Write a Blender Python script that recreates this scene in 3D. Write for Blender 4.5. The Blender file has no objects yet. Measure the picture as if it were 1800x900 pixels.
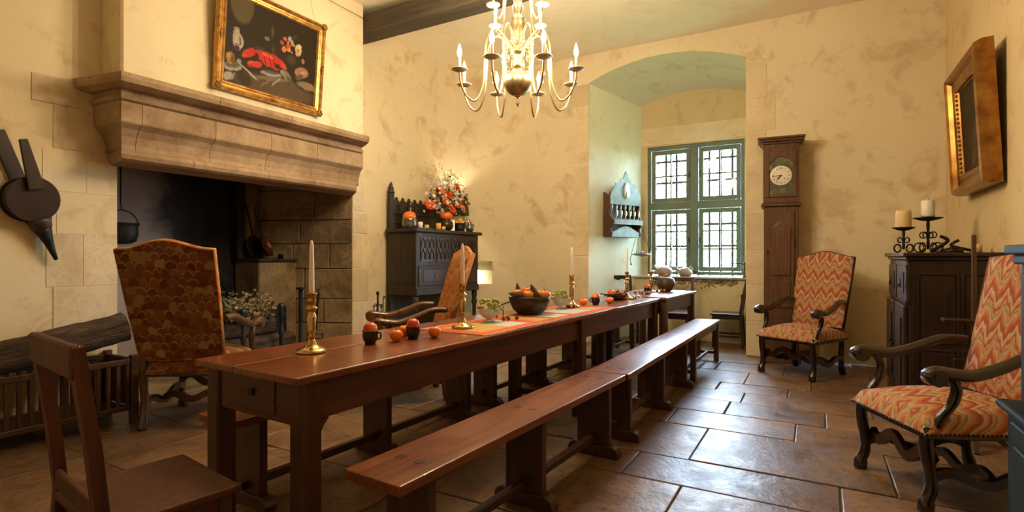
import bpy, bmesh, math, random
from mathutils import Vector, Matrix
from math import sin, cos, pi, sqrt, radians as RAD
S = bpy.context.scene
COL = S.collection
random.seed(7)

# ------------------------------------------------------------------ camera
cd = bpy.data.cameras.new('camera'); cam = bpy.data.objects.new('camera', cd); COL.objects.link(cam)
cam.location = (0, 0, 1.2)
cam.rotation_euler = (RAD(90), 0, math.atan(537 / 945))
cd.sensor_width = 36; cd.lens = 36 * 945 / 1800; cd.clip_start = 0.05
S.camera = cam
# ------------------------------------------------------------------ sky, exposure
w = bpy.data.worlds.new('sky'); S.world = w; w.use_nodes = True
bg = w.node_tree.nodes['Background']; bg.inputs[0].default_value = (0.57, 0.78, 1.0, 1); bg.inputs[1].default_value = 34.0
S.view_settings.view_transform = 'Standard'; S.view_settings.look = 'None'
S.view_settings.gamma = 1.0; S.view_settings.exposure = 1.35
S.cycles.use_denoising = True
S.cycles.max_bounces = 8; S.cycles.diffuse_bounces = 5; S.cycles.transparent_max_bounces = 12
S.cycles.sample_clamp_indirect = 6.0; S.cycles.caustics_reflective = False; S.cycles.caustics_refractive = False
# portal in the window opening: only guides the sampling of the daylight that comes through it
pl = bpy.data.lights.new('window_portal', 'AREA'); pl.shape = 'RECTANGLE'; pl.size = 1.36; pl.size_y = 1.85
pl.cycles.is_portal = True
po = bpy.data.objects.new('window_portal', pl); COL.objects.link(po)
po.location = (-1.56, 8.36, 1.87); po.rotation_euler = (RAD(-90), 0, 0)

BULB_W = 8.2          # each chandelier bulb
LAMP_W = 9.0           # the shaded lamp on the credence
WARM = (1.0, 0.79, 0.52)

# ------------------------------------------------------------------ mesh helpers
class MB:
    def __init__(s): s.v = []; s.f = []; s.sm = []
    def add(s, vs, fs, M=None, smooth=False):
        o = len(s.v)
        for p in vs: s.v.append(tuple(M @ Vector(p)) if M else tuple(p))
        for f in fs: s.f.append(tuple(i + o for i in f)); s.sm.append(smooth)
        return s
    def box(s, x0, x1, y0, y1, z0, z1, M=None):
        vs = [(x, y, z) for z in (z0, z1) for y in (y0, y1) for x in (x0, x1)]
        return s.add(vs, [(0,2,3,1),(4,5,7,6),(0,1,5,4),(2,6,7,3),(0,4,6,2),(1,3,7,5)], M)
    def prism(s, poly, z0, z1, M=None, smooth=False):
        n = len(poly)
        vs = [(x, y, z0) for x, y in poly] + [(x, y, z1) for x, y in poly]
        o = len(s.v)
        s.add(vs, [], M)
        s.f.append(tuple(o + i for i in reversed(range(n)))); s.sm.append(False)
        s.f.append(tuple(o + n + i for i in range(n))); s.sm.append(False)
        for i in range(n):
            j = (i + 1) % n
            s.f.append((o + i, o + j, o + n + j, o + n + i)); s.sm.append(smooth)
        return s
    def loft(s, rings, M=None, smooth=False, caps=True, closed=True):
        n = len(rings[0]); o = len(s.v)
        for r in rings: s.add(r, [], M)
        for k in range(len(rings) - 1):
            for i in range(n if closed else n - 1):
                j = (i + 1) % n; a = o + k * n
                s.f.append((a + i, a + j, a + n + j, a + n + i)); s.sm.append(smooth)
        if caps and closed:
            s.f.append(tuple(o + i for i in reversed(range(n)))); s.sm.append(False)
            a = o + (len(rings) - 1) * n
            s.f.append(tuple(a + i for i in range(n))); s.sm.append(False)
        return s
    def lathe(s, prof, n=20, M=None, smooth=True, lobes=0, lob=0.0):
        rings = []
        for r, z in prof:
            rings.append([((r * (1 + (lob * abs(sin(lobes * pi * i / n)) if lobes else 0))) * cos(2*pi*i/n),
                           (r * (1 + (lob * abs(sin(lobes * pi * i / n)) if lobes else 0))) * sin(2*pi*i/n), z) for i in range(n)])
        return s.loft(rings, M, smooth)
    def tube(s, pts, r, n=8, M=None, smooth=True, flat=1.0, up=None):
        pts = [Vector(p) for p in pts]; m = len(pts)
        rs = r if isinstance(r, (list, tuple)) else [r] * m
        rings = []; nrm = Vector(up) if up else None
        for i, p in enumerate(pts):
            t = (pts[min(i + 1, m - 1)] - pts[max(i - 1, 0)])
            if t.length < 1e-9: t = Vector((0, 0, 1))
            t.normalize()
            if nrm is None:
                nrm = Vector((0, 0, 1)) if abs(t.z) < 0.9 else Vector((1, 0, 0))
            a = nrm - t * nrm.dot(t)
            if a.length < 1e-6: a = t.orthogonal()
            a.normalize(); nrm = a if not up else nrm
            b = t.cross(a)
            rings.append([tuple(p + a * (rs[i] * cos(2*pi*k/n)) + b * (rs[i] * flat * sin(2*pi*k/n))) for k in range(n)])
        return s.loft(rings, M, smooth)
    def bar(s, pts, hw, hh, M=None, up=(0, 0, 1)):
        pts = [Vector(p) for p in pts]; m = len(pts); rings = []
        for i, p in enumerate(pts):
            t = (pts[min(i + 1, m - 1)] - pts[max(i - 1, 0)]).normalized()
            a = Vector(up); a = (a - t * a.dot(t)).normalized(); b = t.cross(a)
            h1 = hw[i] if isinstance(hw, (list, tuple)) else hw
            h2 = hh[i] if isinstance(hh, (list, tuple)) else hh
            rings.append([tuple(p + a * h2 * q + b * h1 * k) for k, q in ((-1, -1), (1, -1), (1, 1), (-1, 1))])
        return s.loft(rings, M)
    def ball(s, c, r, n=12, M=None, sq=(1, 1, 1)):
        k = max(4, n // 2)
        prof = [(max(1e-4, r * sin(pi * i / k)), -r * cos(pi * i / k)) for i in range(k + 1)]
        T = Matrix.Translation(Vector(c)) @ Matrix.Diagonal((*sq, 1))
        return s.lathe(prof, n, (M @ T) if M else T)
    def grid(s, fn, nu, nv, M=None, smooth=True):
        vs = [fn(i / nu, j / nv) for j in range(nv + 1) for i in range(nu + 1)]
        fs = [(j*(nu+1)+i, j*(nu+1)+i+1, (j+1)*(nu+1)+i+1, (j+1)*(nu+1)+i) for j in range(nv) for i in range(nu)]
        return s.add(vs, fs, M, smooth)
    def mesh(s, name, mat=None, fix=True):
        me = bpy.data.meshes.new(name); me.from_pydata(s.v, [], s.f)
        me.polygons.foreach_set('use_smooth', s.sm)
        if fix:
            bm = bmesh.new(); bm.from_mesh(me); bmesh.ops.recalc_face_normals(bm, faces=bm.faces); bm.to_mesh(me); bm.free()
        if mat: me.materials.append(mat)
        me.update(); return me
    def build(s, name, mat, parent=None, bevel=0.0, seg=1, loc=None, rot=None, sub=0, fix=True):
        o = bpy.data.objects.new(name, s.mesh(name, mat, fix)); COL.objects.link(o)
        if parent: o.parent = parent
        if loc: o.location = loc
        if rot: o.rotation_euler = rot
        if bevel:
            m = o.modifiers.new('bevel', 'BEVEL'); m.width = bevel; m.segments = seg; m.limit_method = 'ANGLE'; m.angle_limit = RAD(35)
        if sub:
            m = o.modifiers.new('sub', 'SUBSURF'); m.levels = sub; m.render_levels = sub
        return o

def tag(o, label, cat, group=None):
    o['label'] = label; o['category'] = cat
    if group: o['group'] = group
    return o
def thing(name, label, cat, loc=(0, 0, 0), rz=0.0, group=None):
    o = bpy.data.objects.new(name, None); COL.objects.link(o); o.empty_display_size = 0.05
    o.location = loc; o.rotation_euler = (0, 0, rz)
    return tag(o, label, cat, group)
def struct(o):
    o['kind'] = 'structure'; return o
def copy_tree(o, parent=None):
    c = o.copy(); COL.objects.link(c); c.parent = parent
    for ch in [k for k in o.children]: copy_tree(ch, c)
    return c
def dup(root, loc, rz, label, group=None):
    c = copy_tree(root); c.location = loc; c.rotation_euler = (0, 0, rz); c['label'] = label
    if group: c['group'] = group
    return c
def TR(x=0, y=0, z=0): return Matrix.Translation((x, y, z))
def ROT(a, ax): return Matrix.Rotation(a, 4, ax)
def spline(ctrl, n=6):
    "Catmull-Rom through the control points"
    P = [Vector(c) for c in ctrl]; out = []
    for i in range(len(P) - 1):
        p0 = P[max(i-1, 0)]; p1 = P[i]; p2 = P[i+1]; p3 = P[min(i+2, len(P)-1)]
        for k in range(n):
            t = k / n
            out.append(0.5 * ((2*p1) + (p2-p0)*t + (2*p0-5*p1+4*p2-p3)*t*t + (-p0+3*p1-3*p2+p3)*t*t*t))
    out.append(P[-1]); return out

# ------------------------------------------------------------------ material helpers
MATS = {}
class NT:
    def __init__(s, name):
        s.m = bpy.data.materials.new(name); s.m.use_nodes = True; s.t = s.m.node_tree
        s.b = s.t.nodes['Principled BSDF']; s.out = s.t.nodes['Material Output']
    def n(s, typ, **kw):
        d = s.t.nodes.new(typ)
        for k, v in kw.items(): setattr(d, k, v)
        return d
    def l(s, a, b): s.t.links.new(a, b)
    def math(s, op, a, b=None, c=None):
        d = s.n('ShaderNodeMath', operation=op)
        for i, x in enumerate((a, b, c)):
            if x is None: continue
            if isinstance(x, (int, float)): d.inputs[i].default_value = x
            else: s.l(x, d.inputs[i])
        return d.outputs[0]
    def coord(s, kind='Object', scale=(1, 1, 1)):
        if kind == 'World': src = s.n('ShaderNodeNewGeometry').outputs['Position']
        else: src = s.n('ShaderNodeTexCoord').outputs[kind]
        mp = s.n('ShaderNodeMapping'); mp.inputs['Scale'].default_value = scale; s.l(src, mp.inputs[0])
        return mp.outputs[0]
    def noise(s, vec, scale=5, detail=5, rough=.55, dist=0):
        d = s.n('ShaderNodeTexNoise'); s.l(vec, d.inputs['Vector'])
        d.inputs['Scale'].default_value = scale; d.inputs['Detail'].default_value = detail
        d.inputs['Roughness'].default_value = rough; d.inputs['Distortion'].default_value = dist
        return d.outputs['Fac']
    def ramp(s, fac, stops, interp='LINEAR'):
        d = s.n('ShaderNodeValToRGB'); s.l(fac, d.inputs[0]); r = d.color_ramp; r.interpolation = interp
        while len(r.elements) > 1: r.elements.remove(r.elements[-1])
        r.elements[0].position = stops[0][0]; r.elements[0].color = (*stops[0][1], 1)
        for p, c in stops[1:]:
            e = r.elements.new(p); e.color = (*c, 1)
        return d.outputs[0]
    def mix(s, fac, a, b, mode='MIX'):
        d = s.n('ShaderNodeMix', data_type='RGBA', blend_type=mode)
        for i, x in ((0, fac), (6, a), (7, b)):
            if isinstance(x, (int, float)): d.inputs[i].default_value = x
            elif isinstance(x, tuple): d.inputs[i].default_value = (*x, 1)
            else: s.l(x, d.inputs[i])
        return d.outputs[2]
    def bump(s, h, strength=.3, dist=.01):
        d = s.n('ShaderNodeBump'); s.l(h, d.inputs['Height']); d.inputs['Strength'].default_value = strength; d.inputs['Distance'].default_value = dist
        s.l(d.outputs[0], s.b.inputs['Normal'])
    def fin(s, col, rough=.5, metal=0, spec=.5, coat=0):
        if isinstance(col, tuple): s.b.inputs['Base Color'].default_value = (*col, 1)
        else: s.l(col, s.b.inputs['Base Color'])
        if isinstance(rough, (int, float)): s.b.inputs['Roughness'].default_value = rough
        else: s.l(rough, s.b.inputs['Roughness'])
        s.b.inputs['Metallic'].default_value = metal; s.b.inputs['Specular IOR Level'].default_value = spec
        s.b.inputs['Coat Weight'].default_value = coat
        return s.m
def noisy(name, stops, scale=(1, 1, 1), ns=6, detail=5, rough=.6, metal=0, bump=.2, bd=.004, kind='Object', spec=.5, coat=0, rvar=0.0):
    t = NT(name); v = t.coord(kind, scale); f = t.noise(v, ns, detail)
    c = t.ramp(f, stops)
    if bump: t.bump(t.noise(v, ns * 3, 6), bump, bd)
    rr = rough
    if rvar:
        f2 = t.noise(v, ns * .5, 3); rr = t.math('MULTIPLY_ADD', f2, rvar, rough - rvar * .5)
    MATS[name] = t.fin(c, rr, metal, spec, coat); return MATS[name]
WK = {'table_top_wood': .95, 'bench_seat_wood': .9, 'table_leg_wood': .85, 'bench_leg_wood': .8, 'clock_wood': 1.05, 'armchair_walnut': .75, 'beam_wood': .6, 'armchair_wood': .42, 'rack_wood': .8, 'side_chair_wood': .95, 'log_box_wood': .8, 'table_apron_wood': .85, 'side_table_wood': .7, 'cabinet_wood': .5}
def wood(name, dark, mid, light, axis='Y', rough=.4, coat=0, fine=38):
    dark, mid, light = [tuple(c * WK.get(name, .55) for c in q) for q in (dark, mid, light)]
    sc = {'X': (.06, 1, 1), 'Y': (1, .06, 1), 'Z': (1, 1, .06)}[axis]
    t = NT(name); v = t.coord('Object', sc)
    f = t.noise(v, fine, 5, .6, .4); g = t.noise(t.coord('Object'), 3.0, 3)
    fac = t.math('ADD', t.math('MULTIPLY', f, .7), t.math('MULTIPLY', g, .3))
    c = t.ramp(fac, [(.3, dark), (.5, mid), (.68, light)])
    t.bump(f, .12, .002)
    rr = t.math('MULTIPLY_ADD', g, .2, rough - .1)
    MATS[name] = t.fin(c, rr, 0, .5, coat); return MATS[name]
def plaster(name, a, b, stain, amount=.5, rough=.9):
    t = NT(name); v = t.coord('World')
    f = t.noise(v, .9, 5, .6); g = t.noise(v, 3.2, 6, .65, .6); h = t.noise(v, 55, 4)
    c = t.mix(f, a, b)
    st = t.ramp(g, [(.53, (0, 0, 0)), (.68, (1, 1, 1))])
    st2 = t.math('MULTIPLY', st, amount)
    c = t.mix(st2, c, stain)
    c = t.mix(t.math('MULTIPLY', h, .10), c, stain)
    t.bump(t.math('ADD', t.math('MULTIPLY', g, 1.0), t.math('MULTIPLY', h, .25)), .35, .012)
    MATS[name] = t.fin(c, rough, 0, .15); return MATS[name]

M_wall = plaster('plaster_cream', (.72, .60, .37), (.83, .735, .52), (.52, .35, .17), .6)
M_wallback = plaster('plaster_back', (.76, .645, .42), (.86, .765, .55), (.52, .34, .17), .55)
M_wallright = plaster('plaster_ochre', (.68, .52, .28), (.77, .61, .36), (.48, .33, .17), .5)
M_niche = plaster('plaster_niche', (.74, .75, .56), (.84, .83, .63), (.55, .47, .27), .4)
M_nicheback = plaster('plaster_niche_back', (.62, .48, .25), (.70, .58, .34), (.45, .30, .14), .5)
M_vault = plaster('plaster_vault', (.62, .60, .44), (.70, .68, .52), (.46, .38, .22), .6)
M_ceil = plaster('plaster_ceiling', (.87, .80, .62), (.91, .85, .69), (.70, .56, .35), .3)
def stone(name, c1, c2, c3, pit=.5, rough=.85, kind='World'):
    t = NT(name); v = t.coord(kind); f = t.noise(v, 2.6, 6, .65, .5); h = t.noise(v, 26, 6, .7)
    inf = t.n('ShaderNodeObjectInfo').outputs['Random']
    c = t.ramp(f, [(.32, c1), (.5, c2), (.68, c3)])
    c = t.mix(t.math('MULTIPLY', t.ramp(h, [(.52, (0, 0, 0)), (.70, (1, 1, 1))]), pit), c, tuple(x * .5 for x in c1))
    k = t.math('MULTIPLY_ADD', inf, .14, .93)
    hs = t.n('ShaderNodeHueSaturation'); t.l(k, hs.inputs['Value']); t.l(c, hs.inputs['Color'])
    t.bump(t.math('ADD', f, t.math('MULTIPLY', h, .5)), .45, .012)
    MATS[name] = t.fin(hs.outputs[0], rough, 0, .2); return MATS[name]
M_mantel = stone('limestone_mantel', (.25, .155, .08), (.36, .245, .145), (.46, .335, .21), .5)
M_jamb = stone('limestone_jamb', (.58, .45, .28), (.69, .57, .38), (.78, .68, .50), .3)
M_quoin = stone('limestone_quoin', (.68, .53, .32), (.76, .63, .41), (.82, .70, .49), .2)
M_reveal = stone('limestone_sooty', (.10, .068, .036), (.24, .17, .09), (.34, .25, .14), .65)
M_mortar = stone('lime_mortar', (.42, .33, .2), (.5, .4, .26), (.58, .48, .33), .3)
# floor: worn flagstones, polished in places
t = NT('flagstone'); v = t.coord('World'); f = t.noise(v, 2.2, 6, .65, .7); h = t.noise(v, 22, 6, .7); g = t.noise(v, 6.5, 6, .7, .4)
inf = t.n('ShaderNodeObjectInfo').outputs['Random']
c = t.ramp(f, [(.3, (.085, .042, .020)), (.47, (.185, .098, .046)), (.6, (.245, .14, .07)), (.75, (.30, .195, .115))])
c = t.mix(t.math('MULTIPLY', t.ramp(g, [(.47, (0, 0, 0)), (.6, (1, 1, 1))]), .75), c, (.15, .10, .066))
c = t.mix(t.math('MULTIPLY', t.ramp(h, [(.52, (0, 0, 0)), (.64, (1, 1, 1))]), .65), c, (.045, .025, .014))
hs = t.n('ShaderNodeHueSaturation'); t.l(t.math('MULTIPLY_ADD', inf, .5, .75), hs.inputs['Value']); t.l(c, hs.inputs['Color'])
rr = t.math('MULTIPLY_ADD', g, .62, .06)
t.bump(t.math('ADD', t.math('MULTIPLY', f, .9), t.math('ADD', t.math('MULTIPLY', g, .35), t.math('MULTIPLY', h, .25))), .5, .018)
M_flag = t.fin(hs.outputs[0], rr, 0, .42)
M_joint = noisy('joint_mortar', [(.3, (.05, .032, .02)), (.55, (.12, .085, .055)), (.72, (.34, .27, .19))], ns=3, kind='World', rough=.9)
# soot-blackened back of the hearth: the stain rises in a column over the fire
t = NT('soot'); v = t.coord('World'); f = t.noise(v, 2.0, 6, .6, .5); h = t.noise(v, 18, 5)
sp = t.n('ShaderNodeSeparateXYZ'); t.l(v, sp.inputs[0])
dy = t.math('ABSOLUTE', t.math('SUBTRACT', sp.outputs[1], 3.62))
k = t.math('ADD', t.math('MULTIPLY', f, .5), t.math('MULTIPLY', dy, .75))
c = t.ramp(k, [(.5, (.010, .009, .009)), (.68, (.045, .042, .048)), (.86, (.42, .37, .36))])
t.bump(h, .5, .01); M_soot = t.fin(c, .8, 0, .3)
M_black = noisy('soot_black', [(.3, (.008, .007, .007)), (.7, (.03, .026, .024))], ns=5, rough=.9)
M_beam = wood('beam_wood', (.05, .038, .022), (.10, .075, .045), (.15, .115, .07), 'X', .8, 0, 18)
M_table = wood('table_top_wood', (.085, .018, .006), (.20, .050, .014), (.31, .092, .027), 'Y', .3, .25)
M_tleg = wood('table_leg_wood', (.035, .012, .007), (.075, .027, .014), (.12, .045, .022), 'Z', .38, .1)
M_tapron = wood('table_apron_wood', (.04, .014, .011), (.085, .03, .022), (.14, .052, .036), 'Y', .36, .1)
M_tlite = wood('side_table_wood', (.07, .034, .014), (.13, .065, .028), (.19, .10, .045), 'Z', .4, .1)
M_bench = wood('bench_seat_wood', (.085, .022, .007), (.21, .060, .017), (.32, .105, .032), 'Y', .33, .2)
M_bleg = wood('bench_leg_wood', (.04, .015, .008), (.085, .034, .018), (.13, .058, .03), 'Z', .42, .1)
M_dark = wood('dark_oak_upright', (.014, .008, .005), (.032, .018, .011), (.06, .034, .02), 'Z', .38, .15)
M_darkx = wood('dark_oak_across', (.014, .008, .005), (.032, .018, .011), (.06, .034, .02), 'X', .38, .15)
M_cab = wood('cabinet_wood', (.02, .008, .005), (.05, .02, .011), (.09, .04, .02), 'Z', .4, .15)
M_cred = wood('credence_wood', (.026, .016, .007), (.055, .034, .016), (.085, .056, .03), 'Z', .55, .05)
M_credred = wood('credence_panel_wood', (.03, .012, .007), (.07, .028, .016), (.11, .05, .03), 'Z', .45)
M_clock = wood('clock_wood', (.055, .024, .010), (.115, .052, .022), (.17, .085, .038), 'Z', .38, .15)
M_chair = wood('armchair_wood', (.018, .008, .005), (.045, .018, .010), (.075, .033, .018), 'Z', .25, .4)
M_chairlite = wood('armchair_walnut', (.06, .022, .009), (.12, .048, .02), (.19, .085, .035), 'Z', .27, .35)
M_fchair = wood('side_chair_wood', (.035, .010, .005), (.085, .024, .010), (.14, .040, .016), 'Z', .6, 0)
M_rack = wood('rack_wood', (.06, .022, .008), (.12, .045, .018), (.17, .075, .03), 'Z', .4)
M_logbox = wood('log_box_wood', (.035, .013, .007), (.075, .030, .015), (.13, .054, .026), 'Z', .5)
M_green = noisy('green_paint', [(.3, (.085, .125, .08)), (.55, (.115, .16, .105)), (.75, (.16, .20, .13))], ns=4, rough=.5, bump=.1)
M_rackgreen = noisy('worn_green_paint', [(.3, (.16, .24, .20)), (.55, (.25, .34, .29)), (.72, (.34, .42, .36))], ns=9, rough=.5)
M_gcab = noisy('dark_green_paint', [(.3, (.005, .010, .006)), (.6, (.010, .018, .011)), (.8, (.02, .03, .02))], ns=6, rough=.65, bump=.1, spec=.2)
M_iron = noisy('wrought_iron', [(.3, (.010, .010, .011)), (.7, (.035, .033, .033))], ns=14, rough=.5, metal=.6, bump=.3)
M_ironblue = noisy('andiron_iron', [(.3, (.02, .022, .03)), (.7, (.05, .055, .075))], ns=14, rough=.45, metal=.6, bump=.3)
M_brass = noisy('brass', [(.3, (.55, .36, .12)), (.7, (.72, .52, .22))], ns=6, rough=.2, metal=1, bump=.03)
M_chand = noisy('chandelier_brass', [(.3, (.40, .31, .16)), (.7, (.54, .43, .25))], ns=6, rough=.36, metal=1, bump=.03)
M_pan = noisy('drip_pan_metal', [(.3, (.52, .45, .32)), (.7, (.64, .57, .42))], ns=6, rough=.45, metal=.5, bump=.03)
M_copper = noisy('copper', [(.3, (.28, .11, .05)), (.7, (.52, .24, .11))], ns=8, rough=.3, metal=1, bump=.05)
M_pewter = noisy('pewter', [(.3, (.16, .15, .11)), (.7, (.30, .28, .21))], ns=8, rough=.3, metal=.95, bump=.06)
M_bronze = noisy('dark_bronze', [(.3, (.045, .034, .02)), (.7, (.10, .08, .045))], ns=8, rough=.35, metal=.8, bump=.06)
M_wax = noisy('white_wax', [(.3, (.80, .76, .70)), (.7, (.88, .85, .80))], ns=4, rough=.45, bump=.02)
M_waxiv = noisy('ivory_wax', [(.3, (.72, .52, .26)), (.7, (.80, .62, .36))], ns=4, rough=.45, bump=.05)
M_waxyel = noisy('yellow_wax', [(.3, (.85, .42, .07)), (.7, (.9, .58, .16))], ns=7, rough=.5, bump=.05)
M_orange = noisy('orange_peel', [(.3, (.82, .20, .012)), (.7, (.93, .36, .03))], ns=5, rough=.32, bump=.12, bd=.001)
M_tang = noisy('tangerine_peel', [(.3, (.80, .17, .012)), (.7, (.90, .27, .03))], ns=5, rough=.35, bump=.15, bd=.001)
M_peach = noisy('nectarine_skin', [(.35, (.50, .03, .015)), (.52, (.74, .12, .03)), (.66, (.86, .38, .10))], scale=(1, 1, .45), ns=26, rough=.35, bump=0)
M_cup = noisy('black_earthenware', [(.3, (.010, .009, .010)), (.7, (.025, .022, .024))], ns=7, rough=.25, bump=.05)
M_bowl = noisy('black_basalt', [(.3, (.018, .015, .014)), (.7, (.035, .03, .028))], ns=7, rough=.33, bump=.05)
M_cone = noisy('pine_cone', [(.3, (.05, .026, .018)), (.7, (.16, .095, .065))], ns=40, rough=.6, bump=.1)
M_grape = noisy('grape_skin', [(.3, (.30, .32, .06)), (.55, (.42, .44, .12)), (.7, (.58, .56, .22))], ns=14, rough=.3, bump=0)
M_chest = noisy('conker_skin', [(.3, (.10, .012, .008)), (.7, (.24, .04, .02))], ns=30, rough=.15, bump=0)
M_nut = noisy('walnut_shell', [(.3, (.28, .12, .05)), (.7, (.48, .25, .12))], ns=40, rough=.55, bump=.4)
M_terra = noisy('stoneware', [(.3, (.26, .18, .12)), (.7, (.38, .28, .2))], ns=4, rough=.35, bump=.08)
M_wbowl = noisy('dark_wood_bowl', [(.3, (.05, .02, .013)), (.7, (.11, .05, .03))], ns=9, rough=.3, bump=.06)
M_nutpot = noisy('brown_ribbed_pot', [(.3, (.045, .028, .015)), (.7, (.095, .06, .035))], ns=9, rough=.5, bump=.08)
M_gold = noisy('gilt_frame', [(.3, (.30, .12, .025)), (.55, (.58, .32, .085)), (.75, (.76, .50, .18))], ns=18, rough=.35, metal=.75, bump=.35, bd=.003)
M_gold2 = noisy('dark_gilt_frame', [(.3, (.20, .07, .012)), (.55, (.36, .17, .035)), (.75, (.46, .26, .07))], scale=(1, 1, 1), ns=9, rough=.3, metal=.8, bump=.1, bd=.003)
M_golddk = noisy('worn_gilt', [(.3, (.14, .06, .02)), (.6, (.30, .15, .045)), (.8, (.45, .27, .09))], ns=26, rough=.45, metal=.6, bump=.5, bd=.004)
M_bark = noisy('bark', [(.3, (.03, .018, .012)), (.55, (.10, .062, .04)), (.75, (.20, .14, .10))], scale=(1, 1, .25), ns=22, rough=.9, bump=1.0, bd=.03)
M_logend = noisy('log_end', [(.3, (.22, .13, .07)), (.7, (.38, .25, .15))], ns=10, rough=.85)
M_leather = noisy('old_leather', [(.3, (.018, .009, .007)), (.7, (.06, .028, .018))], ns=10, rough=.5)
M_bellow = noisy('bellows_wood', [(.3, (.015, .006, .005)), (.7, (.04, .015, .009))], scale=(1, 1, .2), ns=12, rough=.4)
M_dry = noisy('dried_flower', [(.3, (.24, .17, .08)), (.5, (.42, .34, .19)), (.7, (.5, .44, .3))], ns=30, rough=.8, bump=0)
M_dryg = noisy('dried_leaf', [(.3, (.10, .12, .05)), (.6, (.24, .25, .12)), (.8, (.4, .36, .2))], ns=30, rough=.8, bump=0)
M_petal = noisy('orange_petal', [(.3, (.72, .07, .01)), (.6, (.88, .17, .03)), (.8, (.93, .33, .1))], ns=30, rough=.6, bump=0)
M_white = noisy('pale_petal', [(.3, (.66, .54, .42)), (.6, (.80, .72, .60)), (.8, (.86, .80, .70))], ns=30, rough=.7, bump=0)
M_leaf = noisy('leaf', [(.3, (.02, .045, .015)), (.7, (.06, .11, .035))], ns=20, rough=.5, bump=0)
M_shade = noisy('green_lampshade', [(.3, (.012, .03, .018)), (.7, (.025, .05, .03))], ns=6, rough=.6, bump=0)
M_pump = noisy('gourd_skin', [(.3, (.80, .13, .01)), (.7, (.90, .24, .03))], ns=5, rough=.35, bump=.05)
M_sill = noisy('slate_sill', [(.3, (.30, .30, .30)), (.7, (.44, .44, .45))], ns=5, rough=.3, bump=.1)
M_dial = noisy('enamel_dial', [(.3, (.80, .74, .58)), (.7, (.86, .81, .66))], ns=3, rough=.25, bump=0)
M_ink = noisy('black_ink', [(.3, (.012, .01, .01)), (.7, (.03, .025, .02))], ns=3, rough=.5, bump=0)
M_dialplate = noisy('painted_dial_plate', [(.3, (.05, .065, .04)), (.55, (.10, .11, .065)), (.72, (.30, .24, .10))], ns=16, rough=.4, bump=.1)
M_paleblue = noisy('slit_lit_wall', [(.3, (.42, .55, .66)), (.7, (.52, .64, .74))], ns=3, rough=.6, bump=.05)  # wall tone with the slit's cool daylight put into the colour
M_silver = noisy('spoon_metal', [(.3, (.36, .38, .32)), (.7, (.55, .56, .48))], ns=8, rough=.3, metal=.9, bump=.03)
M_nail = noisy('upholstery_nail', [(.3, (.03, .02, .012)), (.7, (.07, .045, .025))], ns=8, rough=.35, metal=.7, bump=0)
for m_ in (M_wax, M_waxiv, M_waxyel):
    b_ = m_.node_tree.nodes['Principled BSDF']; b_.inputs['Subsurface Weight'].default_value = .7; b_.inputs['Subsurface Radius'].default_value = (.03, .02, .015); b_.inputs['Subsurface Scale'].default_value = 1.0
# glass: thin panes and pressed glass
t = NT('window_glass'); tr = t.n('ShaderNodeBsdfTransparent'); gl = t.n('ShaderNodeBsdfGlossy'); gl.inputs['Roughness'].default_value = .03
mx = t.n('ShaderNodeMixShader'); mx.inputs[0].default_value = .06; t.l(tr.outputs[0], mx.inputs[1]); t.l(gl.outputs[0], mx.inputs[2]); t.l(mx.outputs[0], t.out.inputs[0]); M_glass = t.m
t = NT('cut_glass'); v = t.coord('Object'); t.bump(t.noise(v, 60, 2), .8, .01)
tr = t.n('ShaderNodeBsdfTransparent'); tr.inputs[0].default_value = (.93, .93, .93, 1); mx = t.n('ShaderNodeMixShader'); mx.inputs[0].default_value = .55
t.fin((.72, .72, .70), .12, 0, .8); t.l(tr.outputs[0], mx.inputs[1]); t.l(t.b.outputs[0], mx.inputs[2]); t.l(mx.outputs[0], t.out.inputs[0]); M_cut = t.m
# bulbs
t = NT('lit_bulb'); t.b.inputs['Emission Color'].default_value = (1, .80, .48, 1); t.b.inputs['Emission Strength'].default_value = 14; M_bulb = t.fin((.9, .85, .7), .3)
t = NT('candle_sleeve'); M_sleeve = t.fin((.86, .78, .58), .5)
# fabrics -----------------------------------------------------------
def fab_coords(t):
    v = t.coord('Object'); sp = t.n('ShaderNodeSeparateXYZ'); t.l(v, sp.inputs[0])
    return sp.outputs[0], t.math('ADD', sp.outputs[1], sp.outputs[2]), v
t = NT('flame_stitch'); x, y, v = fab_coords(t)
wob = t.noise(v, 7, 3)
px = t.math('MULTIPLY', t.math('PINGPONG', t.math('ADD', x, t.math('MULTIPLY', wob, .05)), .052), 1.0)
px2 = t.math('PINGPONG', t.math('ADD', x, .03), .019)
yy = t.math('ADD', t.math('MULTIPLY', y, 1.0), t.math('ADD', t.math('MULTIPLY', px, 1.25), t.math('MULTIPLY', px2, .75)))
band = t.math('FRACT', t.math('MULTIPLY', yy, 7.2))
c = t.ramp(band, [(0, (.33, .05, .03)), (.10, (.44, .11, .045)), (.2, (.50, .22, .08)), (.32, (.52, .35, .19)), (.42, (.27, .21, .11)), (.5, (.50, .28, .14)),
                  (.6, (.38, .075, .04)), (.72, (.50, .29, .16)), (.82, (.54, .40, .27)), (.92, (.36, .10, .055))], 'CONSTANT')
c = t.mix(t.math('MULTIPLY', t.noise(v, 160, 2), .35), c, (.42, .24, .12))
t.bump(t.noise(v, 220, 2), .25, .002); M_flame = t.fin(c, .9, 0, .15)
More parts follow.
